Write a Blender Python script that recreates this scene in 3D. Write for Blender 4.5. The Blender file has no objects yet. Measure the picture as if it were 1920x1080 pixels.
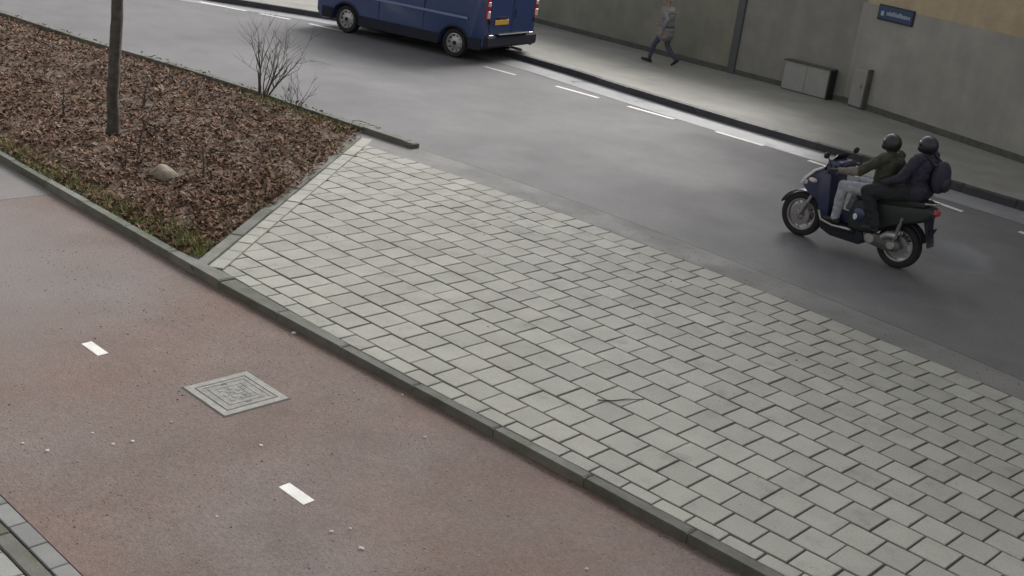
import bpy, bmesh, math, random
import numpy as np
from mathutils import Vector, Matrix, noise

R = math.radians
random.seed(7)
sc = bpy.context.scene
C = sc.collection

# ------------------------------------------------------------------ camera
H = 4.4766
th, pit, rol = -0.733673, 0.344561, -0.125974
fw = Vector((math.sin(th) * math.cos(pit), math.cos(th) * math.cos(pit), -math.sin(pit)))
r0 = Vector((math.cos(th), -math.sin(th), 0))
d0 = fw.cross(r0)
right = math.cos(rol) * r0 + math.sin(rol) * d0
down = -math.sin(rol) * r0 + math.cos(rol) * d0
cam = bpy.data.cameras.new('camera')
co = bpy.data.objects.new('camera', cam)
C.objects.link(co)
M = Matrix((right, -down, -fw)).transposed().to_4x4()
M.translation = Vector((0, 0, H))
co.matrix_world = M
cam.sensor_width = 36
cam.lens = 2216.99 / 1920 * 36
cam.clip_end = 600
sc.camera = co

# ------------------------------------------------------------------ world, sun, exposure
SUN_EL, SUN_AZ = R(36), R(347)          # veiled sun beyond the far side of the street, to the left
w = bpy.data.worlds.new('World')
sc.world = w
w.use_nodes = True
nt = w.node_tree
sky = nt.nodes.new('ShaderNodeTexSky')
sky.sky_type = 'NISHITA'
sky.sun_disc = False
sky.sun_elevation = SUN_EL
sky.sun_rotation = SUN_AZ
sky.air_density = 1.0
sky.dust_density = 5.0
hsv = nt.nodes.new('ShaderNodeHueSaturation')
hsv.inputs['Saturation'].default_value = 0.22
nt.links.new(sky.outputs[0], hsv.inputs['Color'])
nt.links.new(hsv.outputs[0], nt.nodes['Background'].inputs['Color'])
nt.nodes['Background'].inputs['Strength'].default_value = 0.125
sun = bpy.data.lights.new('sun', 'SUN')
sun.energy = 1.45
sun.angle = R(30)
sun.color = (1, .97, .93)
so = bpy.data.objects.new('sun', sun)
C.objects.link(so)
sd = Vector((math.sin(SUN_AZ) * math.cos(SUN_EL), math.cos(SUN_AZ) * math.cos(SUN_EL), math.sin(SUN_EL)))
so.rotation_euler = sd.to_track_quat('Z', 'Y').to_euler()
sc.view_settings.view_transform = 'Standard'
sc.view_settings.look = 'None'
sc.view_settings.gamma = 1
sc.view_settings.use_curve_mapping = False
sc.view_settings.exposure = 0.72


# ------------------------------------------------------------------ materials
def mat(name, col, rough=.8, var=0.0, scale=6.0, col2=None, fine=0.0, fscale=60, bump=0.0, bscale=80,
        metal=0.0, spec=.5, island=0.0, objrand=0.0, rvar=0.0, rscale=1.2, coat=0.0, col3=None, s3=.6, t3=(.5, .62), trans=0.0, streak=0.0):
    m = bpy.data.materials.new(name)
    m.use_nodes = True
    n, l = m.node_tree.nodes, m.node_tree.links
    b = n['Principled BSDF']
    b.inputs['Roughness'].default_value = rough
    b.inputs['Metallic'].default_value = metal
    b.inputs['Specular IOR Level'].default_value = spec
    if coat:
        b.inputs['Coat Weight'].default_value = coat
        b.inputs['Coat Roughness'].default_value = .12
    if trans:
        b.inputs['Transmission Weight'].default_value = trans
    geo = n.new('ShaderNodeNewGeometry')
    rgb = n.new('ShaderNodeRGB')
    rgb.outputs[0].default_value = (*col, 1)
    out = rgb.outputs[0]

    def tex(s, det=4, ro=.6):
        t = n.new('ShaderNodeTexNoise')
        t.inputs['Scale'].default_value = s
        t.inputs['Detail'].default_value = det
        t.inputs['Roughness'].default_value = ro
        l.new(geo.outputs['Position'], t.inputs['Vector'])
        return t.outputs['Fac']

    def ramp(src, a, c):
        r = n.new('ShaderNodeMapRange')
        r.inputs['From Min'].default_value = a
        r.inputs['From Max'].default_value = c
        l.new(src, r.inputs['Value'])
        return r.outputs[0]

    def mix(f, a, c, mode='MIX'):
        x = n.new('ShaderNodeMix')
        x.data_type = 'RGBA'
        x.blend_type = mode
        if isinstance(f, float):
            x.inputs[0].default_value = f
        else:
            l.new(f, x.inputs[0])
        for s, v in ((6, a), (7, c)):
            if isinstance(v, tuple):
                x.inputs[s].default_value = (*v, 1)
            else:
                l.new(v, x.inputs[s])
        return x.outputs[2]

    def scaleby(src, amt, o):
        # multiply the colour by 1 + amt*(src-.5)*2
        mr = n.new('ShaderNodeMapRange')
        mr.inputs['From Min'].default_value = .25
        mr.inputs['From Max'].default_value = .75
        mr.inputs['To Min'].default_value = 1 - amt
        mr.inputs['To Max'].default_value = 1 + amt
        mr.clamp = False
        l.new(src, mr.inputs['Value'])
        vm = n.new('ShaderNodeVectorMath')
        vm.operation = 'SCALE'
        l.new(o, vm.inputs[0])
        l.new(mr.outputs[0], vm.inputs['Scale'])
        return vm.outputs[0]
    if col2:
        out = mix(ramp(tex(scale), .38, .64), out, col2)
    if col3:
        out = mix(ramp(tex(s3, 5, .62), *t3), out, col3)
    if var:
        out = scaleby(tex(scale * 1.7 + .3), var, out)
    if streak:
        mp = n.new('ShaderNodeVectorMath')
        mp.operation = 'MULTIPLY'
        mp.inputs[1].default_value = (4.5, 4.5, .35)
        l.new(geo.outputs['Position'], mp.inputs[0])
        t = n.new('ShaderNodeTexNoise')
        t.inputs['Scale'].default_value = 1.0
        t.inputs['Detail'].default_value = 5
        l.new(mp.outputs[0], t.inputs['Vector'])
        out = scaleby(t.outputs['Fac'], streak, out)
    if fine:
        out = scaleby(tex(fscale, 3, .7), fine, out)
    if island:
        out = scaleby(geo.outputs['Random Per Island'], island, out)
    if objrand:
        oi = n.new('ShaderNodeObjectInfo')
        out = scaleby(oi.outputs['Random'], objrand, out)
    l.new(out, b.inputs['Base Color'])
    if rvar:
        mr = n.new('ShaderNodeMapRange')
        mr.inputs['From Min'].default_value = .3
        mr.inputs['From Max'].default_value = .7
        mr.inputs['To Min'].default_value = max(.05, rough - rvar)
        mr.inputs['To Max'].default_value = min(1, rough + rvar)
        l.new(tex(rscale), mr.inputs['Value'])
        l.new(mr.outputs[0], b.inputs['Roughness'])
    if bump:
        bp = n.new('ShaderNodeBump')
        bp.inputs['Strength'].default_value = bump
        bp.inputs['Distance'].default_value = .01
        l.new(tex(bscale, 4, .7), bp.inputs['Height'])
        l.new(bp.outputs[0], b.inputs['Normal'])
    return m


def island_ramp(name, stops, rough=.85, spec=.3):
    m = bpy.data.materials.new(name)
    m.use_nodes = True
    n, l = m.node_tree.nodes, m.node_tree.links
    b = n['Principled BSDF']
    b.inputs['Roughness'].default_value = rough
    b.inputs['Specular IOR Level'].default_value = spec
    geo = n.new('ShaderNodeNewGeometry')
    cr = n.new('ShaderNodeValToRGB')
    el = cr.color_ramp.elements
    while len(el) < len(stops):
        el.new(.5)
    for e, (p, c) in zip(el, stops):
        e.position = p
        e.color = (*c, 1)
    tx_ = n.new('ShaderNodeTexNoise')
    tx_.inputs['Scale'].default_value = 1.1
    tx_.inputs['Detail'].default_value = 3
    l.new(geo.outputs['Position'], tx_.inputs['Vector'])
    ma = n.new('ShaderNodeMath')
    ma.operation = 'MULTIPLY_ADD'
    ma.inputs[1].default_value = .75
    mb_ = n.new('ShaderNodeMath')
    mb_.operation = 'MULTIPLY_ADD'
    mb_.inputs[1].default_value = 1.1
    mb_.inputs[2].default_value = -.42
    l.new(tx_.outputs['Fac'], mb_.inputs[0])
    l.new(geo.outputs['Random Per Island'], ma.inputs[0])
    l.new(mb_.outputs[0], ma.inputs[2])
    l.new(ma.outputs[0], cr.inputs[0])
    l.new(cr.outputs[0], b.inputs['Base Color'])
    return m


MT = dict(
    asphalt=mat('asphalt', (.150, .147, .150), .72, .10, .5, (.128, .126, .129), .32, 55, .8, 70, spec=.35, rvar=.10, rscale=.35, col3=(.19, .188, .19), s3=.22, t3=(.52, .7)),
    red=mat('red_asphalt', (.160, .106, .087), .72, .12, 1.1, (.142, .102, .086), .34, 38, .9, 60, rvar=.08, col3=(.154, .124, .112), s3=.4, t3=(.46, .66)),
    grey_path=mat('grey_asphalt_path', (.175, .165, .163), .7, .08, .8, (.155, .143, .141), .15, 60, .5, 90),
    paver=mat('concrete_paver', (.303, .301, .264), .75, .11, 1.3, (.280, .279, .243), .18, 55, .4, 100, island=.05, objrand=.05, col3=(.195, .195, .168), s3=2.6, t3=(.57, .78)),
    sand=mat('joint_sand', (.040, .038, .034), .95, .25, 6, (.058, .060, .038), .3, 90),
    kerb=mat('kerb_concrete', (.150, .150, .138), .85, .2, 2.5, (.095, .102, .075), .16, 60, .4, 90, objrand=.08),
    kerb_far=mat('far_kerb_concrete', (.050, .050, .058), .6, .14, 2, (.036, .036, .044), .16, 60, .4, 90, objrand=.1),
    gutter=mat('gutter_concrete', (.175, .173, .165), .8, .10, 1.2, (.15, .15, .145), .16, 70, .4, 100, rvar=.12),
    gutter_far=mat('far_gutter_concrete', (.29, .295, .31), .42, .10, 1.2, (.22, .222, .23), .1, 70, .2, 100, rvar=.15),
    pave_far=mat('far_pavement', (.26, .255, .225), .75, .14, .7, (.225, .222, .195), .12, 40, .3, 60),
    darkbrick=mat('grey_brick', (.20, .205, .205), .75, .12, 2, (.17, .175, .175), .12, 70, .3, 100, objrand=.1),
    light_tile=mat('pale_tile', (.30, .31, .28), .75, .1, 2, (.27, .28, .26), .12, 70, .3, 100, objrand=.08),
    white=mat('road_paint', (.74, .73, .70), .6, .08, 5, (.66, .65, .62), .12, 60),
    wornwhite=mat('worn_road_paint', (.52, .52, .51), .55, .15, 4, (.33, .33, .33), .2, 40),
    soil=mat('bark_soil', (.075, .053, .038), .95, .3, 5, (.115, .085, .060), .4, 40, .9, 40),
    leaf=island_ramp('dead_leaves', [(0, (.042, .024, .016)), (.22, (.098, .054, .035)), (.5, (.160, .090, .058)), (.72, (.195, .118, .078)), (.88, (.21, .145, .105)), (1, (.28, .215, .165))]),
    grass=island_ramp('grass_blades', [(0, (.11, .14, .055)), (.5, (.21, .235, .095)), (1, (.34, .33, .13))]),
    bark=mat('tree_bark', (.055, .05, .047), .9, .3, 9, (.09, .085, .075), .35, 50, .8, 40),
    twig=mat('twig', (.075, .058, .055), .85, .2, 9),
    stone=mat('pale_stone', (.235, .205, .165), .9, .25, 9, (.15, .13, .105), .15, 40, .6, 30),
    iron=mat('cast_iron', (.26, .258, .235), .65, .2, 12, (.19, .188, .17), .25, 80, .4, 80),
    irondark=mat('cast_iron_dark', (.07, .068, .065), .7, .2, 12),
    manframe=mat('manhole_frame', (.30, .295, .27), .7, .15, 10, (.23, .225, .205), .15, 80),
    litter=mat('litter', (.55, .52, .46), .8, .1, 20),
    render_grey=mat('grey_render', (.315, .305, .275), .9, .14, .7, (.275, .268, .24), .06, 50, .2, 60, streak=.05),
    render_olive=mat('olive_render', (.235, .225, .18), .9, .18, .6, (.20, .20, .15), .1, 40, .3, 40, streak=.05),
    render_panel=mat('panel_render', (.25, .243, .222), .9, .15, .8, (.215, .21, .19), .06, 50, .2, 60, streak=.05),
    pillar=mat('dark_pillar', (.095, .098, .1), .85, .1, 3),
    yellow_wall=mat('beige_brickwork', (.43, .35, .235), .9, .1, 1.2, (.385, .31, .21), .12, 30, .4, 40, streak=.05),
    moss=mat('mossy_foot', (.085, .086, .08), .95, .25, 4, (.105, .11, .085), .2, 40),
    cabinet=mat('cabinet_paint', (.30, .30, .28), .7, .08, 3),
    cabinet_pale=mat('pale_cabinet_paint', (.28, .283, .28), .7, .08, 3),
    black=mat('black_plastic', (.016, .016, .018), .55),
    dark=mat('dark_plastic', (.026, .028, .040), .85, .1, 5, spec=.25),
    signblue=mat('sign_blue', (.030, .060, .125), .4),
    signedge=mat('sign_edge', (.012, .014, .022), .5),
    signwhite=mat('sign_white', (.34, .38, .46), .5),
    vanblue=mat('van_blue', (.026, .052, .155), .28, .04, 1, coat=.6),
    vanglint=mat('van_crease_glint', (.16, .22, .40), .3),  # light blue paints the reflection along the body crease
    glass=mat('dark_glass', (.012, .014, .018), .06, spec=.8),
    redlamp=mat('red_lamp', (.38, .025, .04), .15, coat=.5),
    clearlamp=mat('clear_lamp', (.62, .50, .52), .15, coat=.5),
    plate=mat('yellow_plate', (.60, .34, .05), .5),
    tyre=mat('tyre_rubber', (.018, .018, .019), .85, .1, 20),
    silver=mat('silver_metal', (.42, .42, .43), .38, .1, 12, metal=.6),
    rimgrey=mat('rim_grey', (.34, .32, .35), .4, .1, 12, metal=.5),
    chrome=mat('fork_metal', (.34, .34, .35), .3, metal=.8),
    engine=mat('engine_alloy', (.13, .13, .135), .45, .2, 12, metal=.5),
    bikeblue=mat('bike_blue', (.020, .030, .10), .3, coat=.5),
    bikenavy=mat('bike_navy', (.032, .040, .095), .35, coat=.2),
    bikewhite=mat('bike_white', (.68, .70, .74), .35),
    screen=mat('smoked_screen', (.018, .019, .035), .12, spec=.7),
    seatmat=mat('seat_vinyl', (.015, .015, .016), .6),
    pannier=mat('pannier_black', (.020, .025, .028), .55),
    jeans=mat('pale_jeans', (.40, .42, .47), .9, .15, 14, (.29, .31, .37)),
    olive=mat('olive_jacket', (.058, .058, .044), .9, .2, 12, (.044, .046, .036)),
    tan=mat('tan_sleeve', (.17, .155, .135), .9, .15, 12),
    navy=mat('navy_coat', (.030, .029, .050), .85, .15, 12),
    charcoal=mat('charcoal_trousers', (.015, .019, .021), .85, .1, 12),
    helmet=mat('helmet_black', (.017, .017, .018), .4, coat=.2),
    helmetnavy=mat('helmet_navy', (.016, .015, .026), .4, coat=.2),
    visor=mat('visor', (.02, .02, .022), .08, spec=.8),
    glove=mat('glove', (.02, .02, .022), .8),
    shoe=mat('shoe', (.022, .022, .024), .7),
    skin=mat('skin', (.36, .22, .165), .6),
    greycoat=mat('grey_coat', (.23, .22, .225), .9, .1, 10),
    bluetrousers=mat('blue_trousers', (.065, .075, .105), .9, .1, 10),
    cream=mat('cream_hat', (.42, .40, .36), .9, .1, 20),
    eye=mat('eye_dark', (.02, .018, .015), .3),
)


# the red coat of the path is worn to grey over one long stretch near the seam
_m = MT['red'].node_tree
_b = _m.nodes['Principled BSDF']
_src = _b.inputs['Base Color'].links[0].from_socket
_g = _m.nodes.new('ShaderNodeNewGeometry')
_d = _m.nodes.new('ShaderNodeVectorMath'); _d.operation = 'SUBTRACT'; _d.inputs[1].default_value = (-12.6, 4.3, 0)
_sc = _m.nodes.new('ShaderNodeVectorMath'); _sc.operation = 'MULTIPLY'; _sc.inputs[1].default_value = (.42, .62, 0)
_ln = _m.nodes.new('ShaderNodeVectorMath'); _ln.operation = 'LENGTH'
_nz = _m.nodes.new('ShaderNodeTexNoise'); _nz.inputs['Scale'].default_value = 1.1; _nz.inputs['Detail'].default_value = 5
_ad = _m.nodes.new('ShaderNodeMath'); _ad.operation = 'MULTIPLY_ADD'; _ad.inputs[1].default_value = 1.3
_mr = _m.nodes.new('ShaderNodeMapRange'); _mr.inputs['From Min'].default_value = 2.25; _mr.inputs['From Max'].default_value = 1.35; _mr.inputs['To Max'].default_value = .9
_mx = _m.nodes.new('ShaderNodeMix'); _mx.data_type = 'RGBA'; _mx.inputs[7].default_value = (.165, .148, .143, 1)
_m.links.new(_g.outputs['Position'], _d.inputs[0]); _m.links.new(_d.outputs[0], _sc.inputs[0]); _m.links.new(_sc.outputs[0], _ln.inputs[0])
_m.links.new(_g.outputs['Position'], _nz.inputs['Vector']); _m.links.new(_nz.outputs['Fac'], _ad.inputs[0]); _m.links.new(_ln.outputs['Value'], _ad.inputs[2])
_m.links.new(_ad.outputs[0], _mr.inputs['Value']); _m.links.new(_mr.outputs[0], _mx.inputs[0]); _m.links.new(_src, _mx.inputs[6]); _m.links.new(_mx.outputs[2], _b.inputs['Base Color'])


# ------------------------------------------------------------------ helpers
class MB:
    def __init__(self):
        self.v, self.f = [], []

    def add(self, vs, fs):
        o = len(self.v)
        self.v += [tuple(x) for x in vs]
        self.f += [tuple(i + o for i in q) for q in fs]
        return self

    def box(self, c, s, rot=None, ch=0.0):
        x, y, z = (k / 2 for k in s)
        if ch <= 0:
            vs = [Vector((a * x, b * y, d * z)) for d in (-1, 1) for a, b in ((-1, -1), (1, -1), (1, 1), (-1, 1))]
            fs = [(3, 2, 1, 0), (4, 5, 6, 7), (0, 1, 5, 4), (1, 2, 6, 5), (2, 3, 7, 6), (3, 0, 4, 7)]
        else:
            vs, fs = [], []
            idx = {}
            for a in (-1, 1):
                for b in (-1, 1):
                    for d in (-1, 1):
                        for ax in range(3):
                            p = [a * (x - ch), b * (y - ch), d * (z - ch)]
                            p[ax] = (a * x, b * y, d * z)[ax]
                            idx[a, b, d, ax] = len(vs)
                            vs.append(Vector(p))
            for ax in range(3):
                for sg in (-1, 1):
                    o = [(-1, -1), (1, -1), (1, 1), (-1, 1)]
                    q = []
                    for p_, q_ in o:
                        k = [p_, q_]
                        k.insert(ax, sg)
                        q.append(idx[k[0], k[1], k[2], ax])
                    fs.append(tuple(q))
            for ax in range(3):
                b_, c_ = [k for k in range(3) if k != ax]
                for s1 in (-1, 1):
                    for s2 in (-1, 1):
                        q = []
                        for e, face in ((-1, b_), (1, b_), (1, c_), (-1, c_)):
                            k = [0, 0, 0]
                            k[ax], k[b_], k[c_] = e, s1, s2
                            q.append(idx[k[0], k[1], k[2], face])
                        fs.append(tuple(q))
            for a in (-1, 1):
                for b in (-1, 1):
                    for d in (-1, 1):
                        fs.append(tuple(idx[a, b, d, k] for k in range(3)))
        if rot is not None:
            vs = [rot @ p for p in vs]
        c = Vector(c)
        return self.add([p + c for p in vs], fs)

    def prism(self, poly, z0, z1, ch=0.0):
        n = len(poly)
        ar = sum(poly[i][0] * poly[(i + 1) % n][1] - poly[(i + 1) % n][0] * poly[i][1] for i in range(n))
        if ar < 0:
            poly = poly[::-1]
        cx = sum(p[0] for p in poly) / n
        cy = sum(p[1] for p in poly) / n
        rings = [[(p[0], p[1], z0) for p in poly]]
        if ch > 0:
            rings.append([(p[0], p[1], z1 - ch) for p in poly])
            top = []
            for p in poly:
                d = math.hypot(p[0] - cx, p[1] - cy) + 1e-6
                k = max(.2, 1 - 1.4 * ch / d)
                top.append((cx + (p[0] - cx) * k, cy + (p[1] - cy) * k, z1))
            rings.append(top)
        else:
            rings.append([(p[0], p[1], z1) for p in poly])
        vs = [q for r in rings for q in r]
        fs = []
        for k in range(len(rings) - 1):
            for i in range(n):
                j = (i + 1) % n
                fs.append((k * n + i, k * n + j, (k + 1) * n + j, (k + 1) * n + i))
        fs.append(tuple(range((len(rings) - 1) * n, len(rings) * n)))
        return self.add(vs, fs)

    def tube(self, path, rad, n=8, cap=True):
        path = [Vector(p) for p in path]
        if not isinstance(rad, (list, tuple)):
            rad = [rad] * len(path)
        vs, fs = [], []
        u = None
        for i, p in enumerate(path):
            t = (path[min(i + 1, len(path) - 1)] - path[max(i - 1, 0)])
            if t.length < 1e-9:
                t = Vector((0, 0, 1))
            t.normalize()
            if u is None:
                u = t.orthogonal().normalized()
            u = (u - t * u.dot(t))
            u = u.normalized() if u.length > 1e-6 else t.orthogonal().normalized()
            v = t.cross(u)
            for k in range(n):
                a = 2 * math.pi * k / n
                vs.append(p + (u * math.cos(a) + v * math.sin(a)) * rad[i])
        for i in range(len(path) - 1):
            for k in range(n):
                j = (k + 1) % n
                fs.append((i * n + k, i * n + j, (i + 1) * n + j, (i + 1) * n + k))
        if cap:
            fs.append(tuple(range(n))[::-1])
            fs.append(tuple(range((len(path) - 1) * n, len(path) * n)))
        return self.add(vs, fs)

    def lathe(self, prof, c, n=28, axis='y', closed=True):
        """prof: list of (axial, radius) points; closed ring profile"""
        vs, fs = [], []
        m = len(prof)
        for k in range(n):
            a = 2 * math.pi * k / n
            for (ax, r) in prof:
                if axis == 'y':
                    vs.append((c[0] + r * math.cos(a), c[1] + ax, c[2] + r * math.sin(a)))
                elif axis == 'z':
                    vs.append((c[0] + r * math.cos(a), c[1] + r * math.sin(a), c[2] + ax))
                else:
                    vs.append((c[0] + ax, c[1] + r * math.cos(a), c[2] + r * math.sin(a)))
        for k in range(n):
            k2 = (k + 1) % n
            for i in range(m if closed else m - 1):
                j = (i + 1) % m
                fs.append((k * m + i, k * m + j, k2 * m + j, k2 * m + i))
        return self.add(vs, fs)

    def ell(self, c, r, nu=14, nv=9, rot=None, cut=None):
        vs, fs = [], []
        for i in range(nv + 1):
            a = math.pi * i / nv
            for k in range(nu):
                b = 2 * math.pi * k / nu
                p = Vector((r[0] * math.sin(a) * math.cos(b), r[1] * math.sin(a) * math.sin(b), r[2] * math.cos(a)))
                if rot is not None:
                    p = rot @ p
                vs.append(p + Vector(c))
        for i in range(nv):
            for k in range(nu):
                j = (k + 1) % nu
                fs.append((i * nu + k, (i + 1) * nu + k, (i + 1) * nu + j, i * nu + j))
        return self.add(vs, fs)

    def extrude_xz(self, poly, y0, y1):
        """side profile (x,z) extruded along y"""
        n = len(poly)
        vs = [(p[0], y0, p[1]) for p in poly] + [(p[0], y1, p[1]) for p in poly]
        fs = [(i, (i + 1) % n, n + (i + 1) % n, n + i) for i in range(n)]
        fs += [tuple(range(n))[::-1], tuple(range(n, 2 * n))]
        return self.add(vs, fs)

    def mesh(self, name, m, smooth=False, bevel=0.0, seg=2, angle=None):
        me = bpy.data.meshes.new(name)
        me.from_pydata(self.v, [], self.f)
        if isinstance(m, str):
            m = MT[m]
        me.materials.append(m)
        bm = bmesh.new()
        bm.from_mesh(me)
        if bevel:
            ed = [e for e in bm.edges if len(e.link_faces) == 2 and e.calc_face_angle(0) > .5]
            bmesh.ops.bevel(bm, geom=ed, offset=bevel, segments=seg, affect='EDGES', profile=.5, clamp_overlap=True)
        bmesh.ops.recalc_face_normals(bm, faces=bm.faces)
        bm.to_mesh(me)
        bm.free()
        if smooth:
            me.polygons.foreach_set('use_smooth', [True] * len(me.polygons))
            try:
                me.set_sharp_from_angle(angle=angle or R(40))
            except Exception:
                pass
        return me

    def build(self, name, m, parent=None, **kw):
        return link(name, self.mesh(name, m, **kw), parent)


def link(name, me, parent=None):
    o = bpy.data.objects.new(name, me)
    C.objects.link(o)
    if parent is not None:
        o.parent = parent
    return o


def tag(o, label=None, cat=None, group=None, kind=None):
    for k, v in (('label', label), ('category', cat), ('group', group), ('kind', kind)):
        if v:
            o[k] = v
    return o


def empty(name, loc=(0, 0, 0), rz=0):
    o = bpy.data.objects.new(name, None)
    C.objects.link(o)
    o.empty_display_size = .1
    o.location = loc
    o.rotation_euler = (0, 0, rz)
    return o


def interp(poly, u):
    if u <= poly[0][0]:
        a, b = poly[0], poly[1]
    elif u >= poly[-1][0]:
        a, b = poly[-2], poly[-1]
    else:
        for a, b in zip(poly, poly[1:]):
            if a[0] <= u <= b[0]:
                break
    return a[1] + (b[1] - a[1]) * (u - a[0]) / (b[0] - a[0])


def strip(name, us, lo, hi, z, m, parent=None, nv=1):
    """a sheet between two curves v=lo(u), v=hi(u)"""
    vs, fs = [], []
    for u in us:
        a, b = lo(u), hi(u)
        for k in range(nv + 1):
            vs.append((u, a + (b - a) * k / nv, z))
    for i in range(len(us) - 1):
        for k in range(nv):
            p = i * (nv + 1) + k
            fs.append((p, p + nv + 1, p + nv + 2, p + 1))
    return MB().add(vs, fs).build(name, m, parent)


def frange(a, b, st):
    n = max(1, int(round((b - a) / st)))
    return [a + (b - a) * i / n for i in range(n + 1)]


def at_z(pts, z):
    k = (H - z) / H
    return [(p[0] * k, p[1] * k) for p in pts]


# ------------------------------------------------------------------ lay-out curves on the ground (metres)
def ext(f, lo, hi):
    def g(u):
        if u < lo:
            return f(lo) + (f(lo + .5) - f(lo)) * 2 * (u - lo)
        if u > hi:
            return f(hi) + (f(hi) - f(hi - .5)) * 2 * (u - hi)
        return f(u)
    return g


Kc = ext(lambda u: 2.637e-3 * u * u + 4.6165e-2 * u + 7.1012, -11, -2.5)
Rc = ext(lambda u: -1.0524e-2 * u * u - .195096 * u + 11.18646, -14.4, -3)
Gc = ext(lambda u: -1.21457e-2 * u * u - .237569 * u + 11.60934, -14.4, -3)
KI = lambda u: interp([(-40, 6.60), (-15, 6.635), (-10.8, 6.65), (-10.3, 6.73), (-8.3, 6.68), (-6.7, 6.71), (-4.4, 6.79), (3, 7.0)], u)     # kerb inner
KO = lambda u: interp([(-40, 6.52), (-15, 6.55), (-10, 6.53), (-7.5, 6.60), (-5.5, 6.66), (-3.5, 6.71), (3, 6.91)], u)  # kerb outer
FAR = lambda u: interp([(-60, 9.6), (-40, 10.75), (-26, 11.2), (-22.8, 11.5), (-20, 11.95), (-18, 12.15), (-16, 12.25), (-13.7, 12.42)], u)
DASH = lambda u: interp([(-60, 7.4), (-30, 16.9), (-28.1, 17.45), (-26.6, 17.95), (-25.4, 18.42), (-23.6, 18.8), (-19.2, 19.36), (-17, 19.46), (-14, 19.52), (-11.6, 19.45), (-8.1, 19.0), (-6.3, 18.62), (-4, 18.0), (8, 14.8)], u)
KERB_F = lambda u: interp([(-60, 8.2), (-30, 17.0), (-28.3, 17.85), (-27.1, 18.6), (-26.1, 19.2), (-25.3, 19.7), (-23, 20.6), (-20.5, 21.05), (-18.5, 21.0), (-16, 20.68), (-13.3, 20.42), (-10.6, 20.3), (-7.5, 20.15), (-4, 19.8), (8, 18.0)], u)

# ------------------------------------------------------------------ the setting
PATH_Z, ROAD_Z, PAVE_Z = -.09, -.02, .115
g = MB().add([(-300, -300, -.2), (300, -300, -.2), (300, 300, -.2), (-300, 300, -.2)], [(0, 1, 2, 3)]).build('ground', 'soil')
tag(g, 'brown earth under the street', 'ground', kind='structure')

road = strip('road', frange(-60, 12, .8), lambda u: 10.2 if u > -14 else FAR(u) - .3, lambda u: KERB_F(u) + .05, ROAD_Z, 'asphalt', nv=2)
tag(road, 'grey damp asphalt road crossing behind the planter', 'road', kind='structure')
gf = strip('far_gutter', frange(-60, 12, .6), lambda u: KERB_F(u) - .86, lambda u: KERB_F(u) + .02, ROAD_Z + .005, 'gutter_far')
tag(gf, 'pale concrete gutter strip below the far kerb', 'gutter', kind='structure')
gn = strip('near_gutter', frange(-14.9, 8, .4), lambda u: Rc(u) + .025 if u > -14.2 else 11.7, lambda u: Gc(u) - .015, -.012, 'gutter')
tag(gn, 'pale concrete gutter between grey pavers and asphalt', 'gutter', kind='structure')
gj = strip('gutter_joint', frange(-14.9, 8, .4), lambda u: Rc(u) - .02 if u > -14.2 else 11.6, lambda u: Gc(u) + .008, -.0155, 'sand')
gj.parent = gn

# red cycle path
SEAM = -13.72
path = strip('cycle_path', frange(SEAM, 8, .5), lambda u: 3.055, lambda u: KO(u) + .03, PATH_Z, 'red', nv=3)
tag(path, 'dull red asphalt cycle path in the foreground', 'cycle path', kind='structure')
path2 = strip('path', frange(-60, SEAM - .006, .8), lambda u: 3.055, lambda u: KO(u) + .03, PATH_Z + .002, 'grey_path', nv=3)
tag(path2, 'grey resurfaced stretch of path beyond the seam', 'path', kind='structure')

# near kerb between path and pavers: stones 1 m long
kerb = empty('kerb', (-10, 6.6, 0))
tag(kerb, 'grey concrete kerb between red cycle path and pavers', 'kerb', kind='structure')
u = -36.0
while u < 3.5:
    a, b = u + .004, u + .996
    poly = [(a, KO(a)), (b, KO(b)), (b, KI(b)), (a, KI(a))]
    poly = [(x + 10, y - 6.6) for x, y in poly]
    MB().prism(poly, -.16, (.012 if u < -10.6 else -.004) + random.uniform(-.004, .004), .012).build('kerb_stone', 'kerb', kerb)
    u += 1.0

# lower left footway: brick row, kerb band, pale tiles
foot = empty('footway', (-6.5, 2.8, 0))
tag(foot, 'grey bricks, kerb and pale tiles of the footway edge', 'pavement', kind='structure')
bed = strip('joint_bed', frange(-24, 2, 2), lambda u: 1.2, lambda u: 3.05, PATH_Z - .012, 'sand')
bed.parent = foot
bed.matrix_parent_inverse = Matrix.Translation((6.5, -2.8, 0))
bm_brick = MB().box((0, 0, -.03), (.292, .128, .06), ch=.006).mesh('brick', 'darkbrick')
bm_tile = MB().box((0, 0, -.03), (.292, .292, .06), ch=.006).mesh('tile', 'light_tile')
bm_band = MB().box((0, 0, -.04), (.99, .118, .08), ch=.008).mesh('kerb_stone', 'kerb')
for i in range(-14, 12):
    o = link('brick', bm_brick, foot)
    o.location = (i * .302 + .09 + random.uniform(-.004, .004), 2.985 - 2.8, PATH_Z + .002 + random.uniform(-.003, .003))
for i in range(-5, 4):
    o = link('kerb_stone', bm_band, foot)
    o.location = (i * 1.0 + .2, 2.845 - 2.8, PATH_Z + .006)
for j in range(3):
    for i in range(-12, 12):
        o = link('tile', bm_tile, foot)
        o.location = (i * .302 + (.15 if j % 2 else 0) + .04, 2.625 - j * .302 - 2.8, PATH_Z + .004 + random.uniform(-.003, .003))

# ------------------------------------------------------------------ paved strip
PD0, PD1 = Vector((-10.30, 6.78)), Vector((-14.40, 12.19))      # inner line of the diagonal border
dd = (PD1 - PD0).normalized()
dn = Vector((dd.y, -dd.x))                                     # towards the pavers
if dn.x < 0:
    dn = -dn


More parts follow.
